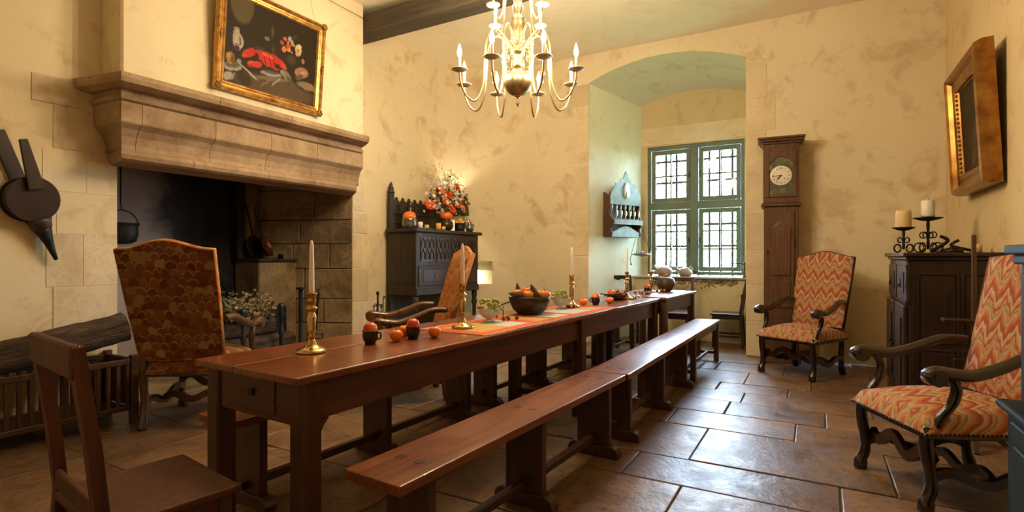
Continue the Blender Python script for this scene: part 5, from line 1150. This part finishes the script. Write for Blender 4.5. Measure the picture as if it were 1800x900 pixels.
for (y, h, lb) in ((3.955, .62, 'left of two thin iron skewers standing on the hearth ledge'), (3.99, .56, 'right of two thin iron skewers standing on the hearth ledge')):
    o = thing('skewer', lb, 'skewer', (-5.66, y, 1.167)); MB().tube([(0, 0, 0), (-.02, .01, h)], .004, 6).build('rod', M_iron, o)
    m = MB(); m.tube([(-.02, .01 + .014 * cos(2*pi*k/10), h + .014 + .014 * sin(2*pi*k/10)) for k in range(11)], .003, 5); m.build('ring', M_iron, o)
o = MB().lathe([(.001, 0), (.03, 0), (.028, .05), (.034, .055), (.026, .05), (.001, .01)], 14).build('small_pot', M_iron, loc=(-5.42, 4.10, 1.167)); tag(o, 'tiny black pot at the right end of the hearth ledge', 'pot')
# gridiron hung on the right reveal
gi = thing('gridiron', 'black iron gridiron with a long handle leaning on the hearth side wall', 'gridiron', (-4.98, 4.20, .042), 0)
m = MB(); m.bar([(-.02, .08, .74), (0, .03, .30)], .010, .006, up=(1, 0, 0)); m.build('handle', M_iron, gi)
MB().tube([(-.022, .085, .62), (-.03, .095, .78)], .012, 8).build('grip', M_chairlite, gi)
for k in range(6):
    m = MB(); z = .02 + .05 * k; m.tube([(-.12, .0 - .04 + .10 * k / 8, z), (.12, -.04 + .10 * k / 8, z)], .005, 6); m.build('grid_bar', M_iron, gi)
for sx in (-.12, .12):
    m = MB(); m.tube([(sx, -.04, .0), (sx, .03, .29)], .006, 6); m.build('side_bar', M_iron, gi)
# fire irons right of the hearth
ft = thing('fire_irons', 'black wrought-iron fire-tool stand between hearth and credence', 'fire irons', (-4.48, 4.70, 0), RAD(20))
MB().lathe([(.10, 0), (.10, .012), (.03, .03), (.012, .05), (.010, .74), (.022, .76), (.010, .785), (.001, .79)], 14).build('stand', M_iron, ft)
MB().tube([(0, -.13, .62), (0, .13, .62)], .007, 8).build('crossbar', M_iron, ft)
for k, (y, h) in enumerate(((-.11, .56), (-.04, .66), (.06, .60), (.11, .68))):
    m = MB(); m.tube([(.02, y, .06), (.02, y, h)], .006, 6)
    if k == 0: m.tube([(.02, y + .045 * cos(a), h + .045 + .045 * sin(a)) for a in [2*pi*i/16 for i in range(17)]], .006, 6)
    if k == 3: m.tube(spline([(.02, y, h), (.02, y + .03, h + .04), (.02, y + .06, h + .01)], 4), .006, 6)
    if k in (1, 2): m.ball((.02, y, h), .016, 8); m.box(.0, .04, y - .03, y + .03, .06, .14)
    m.build('tool', M_iron, ft)

# ---- bellows on the left wall
bw = thing('bellows', 'large old wood and leather bellows hung on the wall left of the fireplace', 'bellows', (-4.698, 1.553, 1.583), RAD(90))
Mb_ = ROT(RAD(-19.7), 'Y')
def pear(r, n=24):
    pts = []
    for k in range(n + 1):
        a = -pi / 2 + .35 + (2 * pi - .7) * k / n; pts.append((r * cos(a) * (1.0), r * sin(a) * 1.02))
    return pts + [(-.035, -r * 1.45), (.035, -r * 1.45)]
P1 = pear(.150)
MFB = Mb_ @ Matrix(((1, 0, 0, 0), (0, 0, 1, 0), (0, 1, 0, 0), (0, 0, 0, 1)))
m = MB(); m.prism(P1, -.022, -.002, MFB); m.build('back_board', M_bellow, bw, .004)
m = MB(); m.prism(pear(.138), -.10, -.022, MFB, True); m.build('leather', M_leather, bw)
Mf = Mb_ @ TR(0, -.10, 0) @ ROT(RAD(7), 'X') @ Matrix(((1, 0, 0, 0), (0, 0, 1, 0), (0, 1, 0, 0), (0, 0, 0, 1)))
m = MB(); m.prism(P1, -.022, 0, Mf); m.build('front_board', M_bellow, bw, .004)
m = MB(); m.box(-.045, .045, -.022, -.002, .13, .47, Mb_); m.build('back_handle', M_bellow, bw, .006)
m = MB(); m.loft([[(a * w_ + .02, -.15 + b * .012 - .02 * t_, .06 + .33 * t_) for a, b in ((-1, -1), (1, -1), (1, 1), (-1, 1))] for t_, w_ in ((0, .045), (.5, .034), (1, .022))], Mb_ @ ROT(RAD(6), 'Y')); m.build('front_handle', M_bellow, bw, .004)
m = MB(); m.lathe([(.052, -.20), (.045, -.235), (.030, -.30), (.018, -.38), (.012, -.435), (.001, -.435)], 14, Mb_ @ TR(0, -.055, 0)); m.build('nozzle', M_iron, bw)
m = MB(); m.lathe([(.075, -.14), (.066, -.165), (.058, -.20), (.052, -.21)], 14, Mb_ @ TR(0, -.055, 0)); m.build('nozzle_block', M_leather, bw)

# ---- log box under the bellows
lb = thing('log_box', 'dark slatted wooden log box on the floor by the left wall', 'log box', (-4.47, 1.38, 0))
bx, by = .19, .64
for sx in (-1, 1):
    MB().box(sx * bx - .012, sx * bx + .012, -by, by, .425, .465).build('top_rail', M_logbox, lb, .004)
    MB().box(sx * bx - .012, sx * bx + .012, -by, by, .10, .135).build('bottom_rail', M_logbox, lb, .004)
    for k in range(21):
        y = -by + .04 + (2 * by - .08) * k / 20
        MB().box(sx * bx - .008, sx * bx + .008, y - .012, y + .012, .135, .425).build('slat', M_logbox, lb, .002)
    for sy in (-1, 1):
        m = MB(); m.bar([(sx * bx, sy * by, 0), (sx * bx, sy * by, .49)], .024, .024, up=(0, 1, 0)); m.build('post', M_logbox, lb, .004)
for sy in (-1, 1):
    MB().box(-bx, bx, sy * by - .012, sy * by + .012, .425, .465).build('end_rail', M_logbox, lb, .004); MB().box(-bx, bx, sy * by - .01, sy * by + .01, .12, .425).build('end_board', M_logbox, lb, .003)
MB().box(-bx + .012, bx - .012, -by + .012, by - .012, .10, .118).build('bottom', M_logbox, lb)
log('knotty bark log resting on the log box, its sawn end raised to the right', (-4.48, 1.26, .545), (-4.42, 2.03, .68), .105, 7, 'logs on the log box')
log('dark rounded log on the near end of the log box', (-4.46, .72, .565), (-4.50, 1.16, .565), .10, 8, 'logs on the log box')
# ================================================================== NICHE THINGS
rk = thing('spoon_rack', 'carved wall rack of pewter spoons with green painted front in the window niche', 'spoon rack', (-2.546 + .012, 7.565 - .004, 1.47), RAD(67.7))
RW = .31
m = MB(); MXZ0 = Matrix(((1, 0, 0, 0), (0, 0, 1, 0), (0, 1, 0, 0), (0, 0, 0, 1)))
def mirror(half): return half + [(-x, z) for x, z in reversed(half)]
back = [(RW, 0), (RW, .30), (RW - .01, .44), (RW - .05, .52), (RW - .08, .58), (RW - .14, .64), (.10, .70), (.05, .74), (0.001, .76)]
m.prism([(-x, z) for x, z in back] + list(reversed(back)), -.018, 0, MXZ0); m.build('back_board', M_rack, rk, .003)
for sx in (-1, 1):
    sd = [(0, 0), (-.15, 0), (-.165, .05), (-.14, .11), (-.18, .17), (-.20, .22), (-.15, .28), (-.11, .34), (-.13, .42), (-.145, .50), (-.10, .58), (-.05, .62), (0, .64)]
    m = MB(); m.prism(sd, sx * RW - .009, sx * RW + .009, Matrix(((0, 0, 1, 0), (1, 0, 0, -.018), (0, 1, 0, 0), (0, 0, 0, 1)))); m.build('side_board', M_rack, rk, .003)
fr = [(RW + .012, .46), (RW + .015, .58), (RW - .02, .66), (RW - .07, .70), (RW - .09, .76), (.13, .775), (.10, .82), (.075, .835), (.055, .825), (.04, .88), (.001, .945)]
m = MB(); m.prism([(-x, z) for x, z in fr] + list(reversed(fr)), -.165, -.150, MXZ0); cf = m.build('crest_front', M_rackgreen, rk, .003)
m = MB(); m.ball((0, -.168, .66), .12, 16, sq=(.62, .14, 1.0)); m.ball((0, -.180, .60), .035, 12, sq=(.8, .3, 1.4)); m.build('carved_shell', M_silver, cf)
MB().box(-RW + .01, RW - .01, -.20, -.02, .195, .21).build('shelf', M_rack, rk, .002)
tg = MB().box(-RW, RW, -.215, -.200, .175, .245).build('notched_rail', M_rackgreen, rk, .002)
m = MB()
for k in range(20): m.prism([(-RW + .02 + k * .03, .245), (-RW + .036 + k * .03, .245), (-RW + .028 + k * .03, .262)], -.213, -.202, MXZ0)
m.build('rail_teeth', M_rackgreen, tg)
lf_ = [(-RW, 0), (RW, 0), (RW, .06), (.20, .10), (.10, .14), (0, .16), (-.10, .14), (-.20, .10), (-RW, .06)]
m = MB(); m.prism(lf_, -.166, -.152, MXZ0); m.build('lower_front', M_rackgreen, rk, .003)
sp0 = None
ORD = ('first', 'second', 'third', 'fourth', 'fifth', 'sixth')
for r_, zb, yb in ((0, .235, -.19), (1, .335, -.10)):
    for k in range(6):
        x = -.24 + k * .095
        o = thing('spoon', 'pewter spoon %s from the left in the %s row of the niche rack' % (ORD[k], ('lower', 'upper')[r_]), 'spoon', (0, 0, 0), 0, 'spoons in the wall rack')
        p = Matrix.Rotation(RAD(67.7), 4, 'Z') @ Vector((x, yb, zb)); o.location = rk.location + p; o.rotation_euler = (RAD(8), 0, RAD(67.7))
        if sp0 is None:
            m = MB(); m.ball((0, 0, .095), .034, 12, sq=(.72, .25, 1.25)); sp0 = m.mesh('bowl', M_silver)
            m = MB(); m.tube([(0, 0, -.02), (0, 0, .065)], [.004, .006], 6); sp1 = m.mesh('handle', M_silver)
        for nm_, me in (('bowl', sp0), ('handle', sp1)):
            c_ = bpy.data.objects.new(nm_, me); COL.objects.link(c_); c_.parent = o
# scale pan hanging from the rack's corner
sc_ = thing('scale_pan', 'shallow metal pan hung on thin rods from the corner of the spoon rack', 'scale pan', (-2.245, 7.80, 1.19))
MB().lathe([(.001, .0), (.06, .006), (.13, .028), (.15, .034), (.13, .042), (.05, .055), (.02, .07), (.008, .085), (.001, .09)], 24).build('pan', M_pewter, sc_)
apex = Vector((-.03, .02, .50))
for a in (.4, 2.5, 4.6):
    MB().tube([(.13 * cos(a), .13 * sin(a), .035), tuple(apex)], .003, 5).build('rod', M_iron, sc_)
m = MB(); m.tube([tuple(apex), (-.055, .03, .53), (-.075, .03, .50)], .004, 6); m.tube([tuple(apex), (-.12, -.05, .10), (-.15, -.06, -.03), (-.14, -.06, -.10)], .004, 6); m.ball((-.14, -.06, -.11), .014, 8); m.build('hook', M_iron, sc_)
def sill_jug(label, loc, r, hoop, rz):
    o = thing('stoneware_jug', label, 'jug', loc, rz)
    MB().lathe([(.001, 0), (r * .7, 0), (r * .95, r * .25), (r, r * .55), (r * .85, r * .95), (r * .45, r * 1.2), (r * .22, r * 1.28), (r * .2, r * 1.25), (.001, r * 1.2)], 24).build('body', M_terra, o)
    m = MB(); m.tube(spline([(-r * .75, 0, r * .7), (-r * 1.15, 0, r * 1.0), (-r * 1.3, 0, r * 1.35)], 5), [.026 - .0012 * k for k in range(11)], 8); m.build('spout', M_terra, o)
    m = MB()
    if hoop: m.tube(spline([(r * .05, 0, r * 1.2), (r * .15, 0, r * 1.85), (r * .55, 0, r * 1.85), (r * .7, 0, r * .9)], 5), .010, 8)
    else:
        for sx in (-.55, .75): m.tube(spline([(r * (sx - .2), 0, r * 1.05), (r * sx, 0, r * 1.35), (r * (sx + .25), 0, r * .85)], 5), .009, 8)
    m.build('handle', M_terra, o); return o
sill_jug('round stoneware jug with hoop handle and spout on the window sill', (-1.96, 7.995, .906), .118, True, 0)
j2 = sill_jug('low flat stoneware bottle with two loop handles on the window sill', (-1.66, 7.995, .906), .105, False, 0)
tpn = thing('brass_spout', 'slender metal crane spout on the right end of the window sill', 'tap', (-.87, 7.96, .906), RAD(180))
MB().lathe([(.03, 0), (.03, .01), (.014, .03), (.018, .06), (.012, .09), (.02, .12), (.012, .15), (.018, .19), (.008, .21), (.001, .225)], 12).build('column', M_bronze, tpn)
m = MB(); m.tube(spline([(0, 0, .17), (.06, 0, .20), (.12, 0, .185), (.16, 0, .20), (.185, 0, .17), (.18, 0, .14)], 5), .008, 8); m.build('spout', M_bronze, tpn)

# ================================================================== ON THE LONG TABLE
ZL, ZS = .7625, .7725
cst = None
def candlestick(loc, label, clabel, h=.27, ch_=.255, lean=0.0):
    global cst
    if cst is None:
        c_ = thing('candlestick', '', 'candlestick')
        MB().lathe([(.001, 0), (.066, 0), (.068, .006), (.062, .014), (.048, .020), (.034, .026), (.022, .04), (.016, .056), (.012, .062)], 24).build('base', M_brass, c_)
        MB().lathe([(.012, .0605), (.020, .07), (.013, .082), (.020, .094), (.017, .11), (.021, .16), (.016, .178), (.010, .186), (.024, .196), (.026, .204), (.012, .214), (.012, .220)], 20).build('stem', M_brass, c_)
        MB().lathe([(.012, .219), (.020, .225), (.018, .24), (.018, .262), (.026, .268), (.026, .272), (.014, .270), (.012, .25), (.001, .25)], 20).build('socket', M_brass, c_)
        cst = c_; o = c_
    else: o = copy_tree(cst)
    o.location = loc; o['label'] = label; o['group'] = 'brass candlesticks on the tables'; o.scale = (1, 1, h / .272)
    t_ = thing('taper_candle', clabel, 'candle', (loc[0], loc[1], loc[2] + h - .018), 0, 'white taper candles')
    MB().lathe([(.0115, 0), (.0125, .03), (.011, ch_ * .6), (.0085, ch_ * .93), (.004, ch_), (.001, ch_ + .003)], 12).build('wax', M_wax, t_)
    MB().tube([(0, 0, ch_), (.002, 0, ch_ + .012)], .0012, 5).build('wick', M_ink, t_)
candlestick((-2.001, 1.676, ZL), 'nearest brass candlestick, at the near end of the long table', 'white taper in the nearest candlestick')
candlestick((-1.865, 2.677, ZL + .004), 'brass candlestick on the near end of the orange runner', 'white taper in the candlestick on the near end of the runner')
candlestick((-1.816, 4.223, ZL + .004), 'brass candlestick on the far end of the orange runner', 'white taper in the candlestick at the far end of the runner')
candlestick((-1.686, 5.334, ZL), 'brass candlestick next to the dark wooden bowl', 'white taper in the candlestick by the wooden bowl', .275, .25)
candlestick((-1.713, 6.34, ZS), 'farthest brass candlestick, on the short table beside the ribbed pot', 'white taper in the farthest candlestick', .24, .26)
# runner with slight waves
def rn(u, v): return ((u - .5) * .48, v * 1.92, .001 + .0022 * (1 + sin(v * 23 + u * 3)) * (0.3 + .7 * abs(u - .5) * 2) * .5)
m = MB(); m.grid(rn, 10, 60); m.grid(lambda u, v: (rn(u, v)[0], rn(u, v)[1], .0), 10, 60, None)
ro = m.build('table_runner', M_runner, loc=(-1.822, 2.50, ZL), rot=(0, 0, -TA - .01)); tag(ro, 'orange table runner with cream and yellow patches along the long table', 'runner')
# cups and fruit
cupm = None
def cup(loc, label, r=.038, rz=0.0, flabel=None, sc=1.0, handle=False):
    global cupm
    if cupm is None:
        m = MB(); m.lathe([(.001, 0), (.025, 0), (.027, .006), (.036, .022), (.039, .040), (.036, .056), (.040, .064), (.038, .066), (.033, .056), (.034, .03), (.001, .014)], 24); b_ = m.mesh('bowl', M_cup)
        m = MB(); m.tube(spline([(.036, 0, .055), (.052, 0, .052), (.050, 0, .028), (.037, 0, .024)], 4), .0045, 6); h_ = m.mesh('handle', M_cup)
        m = MB(); m.tube([(-.038, 0, .058), (-.075, 0, .064), (-.11, 0, .066)], [.007, .006, .005], 6); g_ = m.mesh('long_handle', M_cup); cupm = (b_, h_, g_)
    o = thing('earthenware_cup', label, 'cup', loc, rz, 'small black cups holding nectarines')
    for nm_, me in (('bowl', cupm[0]), ('handle', cupm[2] if handle else cupm[1])):
        c_ = bpy.data.objects.new(nm_, me); COL.objects.link(c_); c_.parent = o
    f = thing('nectarine', flabel, 'nectarine', (loc[0], loc[1], loc[2] + .032), rz, 'nectarines in the black cups')
    MB().lathe([(.004, .003), (.02, .006), (.033, .024), (.0355, .042), (.031, .060), (.016, .073), (.004, .071)], 20).build('flesh', M_peach, f); MB().tube([(0, 0, .070), (.001, 0, .076)], .002, 5).build('stem', M_bronze, f)
cup((-1.94, 1.983, ZL), 'black cup nearest the first candlestick', rz=.5, flabel='pinkish nectarine in the nearest black cup')
cup((-1.863, 2.217, ZL), 'black cup among the three loose tangerines', rz=2.0, flabel='red and yellow streaked nectarine in the cup among the tangerines')
cup((-1.735, 4.575, ZL), 'black cup just beyond the far end of the runner', rz=3.4, flabel='nectarine in the cup just past the runner')
cup((-1.758, 5.055, ZL), 'black long-handled cup next to the dark wooden bowl', rz=.3, flabel='nectarine in the long-handled cup', handle=True)
cup((-1.682, 6.077, ZS), 'black cup alone on the short far table', rz=1.0, flabel='nectarine in the cup on the short far table')
tgm = None
def tangerine(loc, label, r, name='tangerine', mat=None, group='loose tangerines on the long table'):
    o = thing(name, label, name, loc, random.uniform(0, 6), group); k = r / .033
    m = MB(); m.lathe([(.003, .003), (.018, .003), (.031, .018), (.034, .030), (.030, .046), (.016, .057), (.004, .0565)], 20); m.build('peel', mat or M_tang, o)
    MB().lathe([(.001, .056), (.006, .0572), (.003, .061), (.001, .0615)], 6).build('calyx', M_leaf, o); o.scale = (k,) * 3
tangerine((-1.875, 2.102, ZL), 'front one of the two touching tangerines near the cups', .034)
tangerine((-1.965, 2.262, ZL), 'rear one of the two touching tangerines near the cups', .033)
tangerine((-1.788, 2.305, ZL), 'single tangerine just before the runner', .034)
tangerine((-1.791, 4.417, ZL + .003), 'tangerine at the far end of the runner', .034)
tangerine((-1.66, 4.738, ZL), 'tangerine in front of the long-handled cup', .034)
# black bowl
bo = MB().lathe([(.001, 0), (.085, 0), (.09, .004), (.125, .035), (.150, .085), (.158, .128), (.155, .132), (.148, .128), (.135, .085), (.10, .03), (.001, .018)], 40).build('fruit_bowl', M_bowl, loc=(-1.879, 3.575, ZL + .004)); tag(bo, 'wide black bowl heaped with oranges and pine cones in mid table', 'bowl')
BX, BY, BZ = -1.879, 3.575, ZL + .004
e1 = Vector((.87, .494, 0)); e2 = Vector((-.494, .87, 0))       # across and away from the window side
def inb(a, b, z): p = Vector((BX, BY, 0)) + e1 * a + e2 * b; return (p.x, p.y, BZ + z)
for a, b, z, lb in ((-.094, .00, .100, 'orange at the left of the black bowl, behind a pine cone'), (-.015, -.055, .095, 'front orange in the middle of the black bowl'), (-.015, .03, .115, 'orange behind the middle front one in the black bowl'), (.112, -.01, .094, 'orange at the right rim of the black bowl'), (.05, .075, .09, 'orange at the back of the black bowl')):
    tangerine(inb(a, b, z + .002), lb, .046, 'orange', M_orange, 'oranges in the black bowl')
for a, b, z in ((.0, .0, .045), (.06, -.05, .05), (-.06, -.05, .05), (-.05, .06, .05)):
    tangerine(inb(a, b, z - .02), 'orange low inside the black bowl under the heap', .042, 'orange', M_orange, 'oranges in the black bowl')
def pine_cone(loc, rot, L, label):
    o = thing('pine_cone', label, 'pine cone', loc, 0, 'pine cones in the black bowl'); o.rotation_euler = rot
    MB().lathe([(.004, 0), (L * .20, L * .1), (L * .19, L * .4), (L * .10, L * .8), (.002, L)], 12).build('core', M_cone, o)
    m = MB(); rows_ = 11
    for r_ in range(rows_):
        f = (r_ + .5) / rows_; rr_ = L * (.31 * (1 - f) ** .75 + .03) * (1 if f > .1 else .8); n = 9
        for k in range(n):
            a = 2 * pi * (k + .5 * (r_ % 2)) / n; s_ = L * .055 * (1.15 - .6 * f); M0 = TR(0, 0, L * f) @ ROT(a, 'Z') @ TR(rr_, 0, 0)
            m.add([(-s_ * 1.4, -s_, -s_ * .3), (-s_ * 1.4, s_, -s_ * .3), (s_ * .5, s_ * .8, s_ * .2), (s_ * .5, -s_ * .8, s_ * .2), (s_ * .25, 0, s_ * 1.0)], [(0, 1, 2, 3), (3, 2, 4), (0, 3, 4), (1, 4, 2), (0, 4, 1)], M0)
    m.build('scales', M_cone, o)
pine_cone(inb(.052, -.06, .10), (RAD(-8), RAD(-26), 0), .135, 'upright pine cone right of the middle oranges in the bowl')
pine_cone(inb(-.05, -.10, .135), (RAD(75), RAD(20), RAD(-60)), .11, 'dark pine cone lying in front of the left orange')
pine_cone(inb(-.075, .05, .115), (RAD(5), RAD(-8), 0), .115, 'pine cone whose tip shows behind the left orange')
pine_cone(inb(.13, .045, .09), (RAD(10), RAD(20), 0), .09, 'small pine cone half hidden at the right rim of the bowl')
# glass coupes with grapes
grape_me = MB().ball((0, 0, 0), .0125, 10, sq=(1, 1, 1.12)).mesh('grape', M_grape)
def coupe(loc, lb1, lb2, seed):
    o = thing('glass_coupe', lb1, 'bowl', loc, 0, 'cut-glass coupes with grapes')
    MB().lathe([(.001, 0), (.040, 0), (.042, .004), (.020, .012), (.014, .020)], 24).build('foot', M_cut, o)
    MB().lathe([(.014, .0195), (.035, .026), (.062, .05), (.072, .082), (.075, .088), (.071, .086), (.056, .052), (.030, .032), (.001, .028)], 24, lobes=12, lob=.05).build('bowl', M_cut, o)
    g_ = thing('grape_bunch', lb2, 'grapes', (loc[0], loc[1], loc[2] + .03), 0, 'bunches of green grapes'); q_ = random.Random(seed)
    for i in range(70):
        f = q_.random(); a = q_.uniform(0, 6.283); z = q_.uniform(.012, .115); R_ = .052 if z < .05 else .085 * sqrt(max(.05, 1 - ((z - .05) / .075) ** 2))
        r_ = R_ * sqrt(q_.random()); c_ = bpy.data.objects.new('grape', grape_me); COL.objects.link(c_); c_.parent = g_; c_.location = (r_ * cos(a), r_ * sin(a), z); c_.rotation_euler = (q_.uniform(0, 3), q_.uniform(0, 3), 0)
    m = MB(); m.tube(spline([(0, 0, .02), (.01, .01, .08), (-.03, .02, .125)], 4), .0025, 5); m.build('stalk', M_dryg, g_)
coupe((-1.887, 3.015, ZL + .004), 'cut-glass coupe nearer the camera, left of the black bowl', 'green grapes heaped in the nearer glass coupe', 4)
coupe((-1.84, 4.05, ZL + .004), 'cut-glass coupe beyond the black bowl', 'green grapes in the farther glass coupe beyond the black bowl', 5)
# conkers and little iron trivet
ckm = MB().lathe([(.002, 0), (.010, .002), (.0145, .011), (.012, .02), (.003, .0235)], 14).mesh('nut', M_chest)
ckc = MB().lathe([(.001, .0005), (.006, -.0005), (.0085, .0012)], 10).mesh('pale_scar', M_white)
for i, (x, y, near) in enumerate(((-1.80, 3.12, 1), (-1.835, 3.17, 1), (-1.775, 3.19, 1), (-1.82, 3.09, 1), (-1.79, 4.12, 0), (-1.82, 4.15, 0), (-1.77, 4.16, 0))):
    o = thing('conker', 'shiny red-brown conker between the nearer coupe and the black bowl' if near else 'shiny red-brown conker by the farther coupe and candlestick', 'conker', (x, y, ZL + .006), i * 1.3, 'conkers near the black bowl' if near else 'conkers by the farther coupe')
    for nm_, me in (('nut', ckm), ('pale_scar', ckc)):
        c_ = bpy.data.objects.new(nm_, me); COL.objects.link(c_); c_.parent = o; c_.rotation_euler = (RAD(80), 0, 0) if nm_ == 'x' else (0, 0, 0)
tv = thing('iron_trivet', 'tiny black iron trivet with a slanting handle left of the black bowl', 'trivet', (-1.93, 3.27, ZL + .004), RAD(25))
m = MB(); m.tube([(-.05, 0, .075), (.06, 0, .115)], .004, 6); m.build('handle', M_iron, tv)
for x, y in ((-.045, -.03), (-.045, .03), (.0, 0)): MB().tube([(x, y, 0), (x * .9, y * .5, .085)], .003, 6).build('leg', M_iron, tv)
# dark wooden bowl with odds and ends
wb = thing('wooden_bowl', 'dark wooden bowl with scraps of bark at the far end of the long table', 'bowl', (-1.735, 5.20, ZL))
MB().lathe([(.001, 0), (.05, 0), (.085, .025), (.10, .065), (.098, .075), (.092, .07), (.07, .03), (.001, .015)], 28).build('body', M_wbowl, wb)
for k, (a, b, c_) in enumerate(((.02, .03, .3), (-.04, .0, 1.4), (.05, -.03, 2.2))):
    m = MB(); m.bar([(a - .05 * cos(c_), b - .05 * sin(c_), .055), (a + .06 * cos(c_), b + .06 * sin(c_), .10)], .018, .004); m.build('bark_scrap', M_nut, wb)
sn = thing('metal_snuffer', 'small bright metal snuffer lying beside the candlestick by the wooden bowl', 'snuffer', (-1.62, 5.38, ZL), RAD(-25))
MB().lathe([(.022, 0), (.018, .02), (.006, .045), (.001, .05)], 14).build('cone', M_silver, sn); m = MB(); m.tube(spline([(.012, 0, .03), (.05, 0, .045), (.09, 0, .012), (.11, 0, .006)], 4), .004, 6); m.build('handle', M_silver, sn)
# walnuts and ribbed pot on the short table
wn_m = MB().lathe([(.001, 0), (.010, .002), (.0175, .014), (.016, .024), (.006, .034), (.001, .036)], 12, lobes=6, lob=.06).mesh('walnut_shell', M_nut)
def walnut(x, y, z, lb, gp):
    o = bpy.data.objects.new('walnut', wn_m); COL.objects.link(o); o.location = (x, y, z); o.rotation_euler = (0, 0, random.uniform(0, 6)); tag(o, lb, 'walnut', gp)
for k in range(5): walnut(-1.80 + .038 * k + random.uniform(-.006, .006), 6.01 + (.03 if k % 2 else 0), ZS, 'walnut %s from the left in the row beside the far table cup' % ORD[k], 'walnuts left of the far cup')
rp = thing('ribbed_pot', 'round brown ribbed pot of walnuts on the short far table', 'pot', (-1.60, 6.60, ZS))
MB().lathe([(.001, 0), (.05, 0), (.08, .02), (.105, .07), (.108, .105), (.09, .15), (.062, .172), (.058, .17), (.08, .14), (.001, .10)], 32, lobes=10, lob=.05).build('body', M_nutpot, rp)
for k in range(6):
    a = k * 1.05; r_ = .034 if k < 5 else 0; walnut(-1.60 + r_ * cos(a), 6.60 + r_ * sin(a), ZS + (.150 if k < 5 else .178), 'walnut heaped in the mouth of the ribbed pot', 'walnuts in the ribbed pot')
for k in range(5): walnut(-1.72 + .042 * k - .03, 6.455 + random.uniform(-.012, .012), ZS, 'walnut %s from the left in front of the ribbed pot' % ORD[k], 'walnuts in front of the ribbed pot')
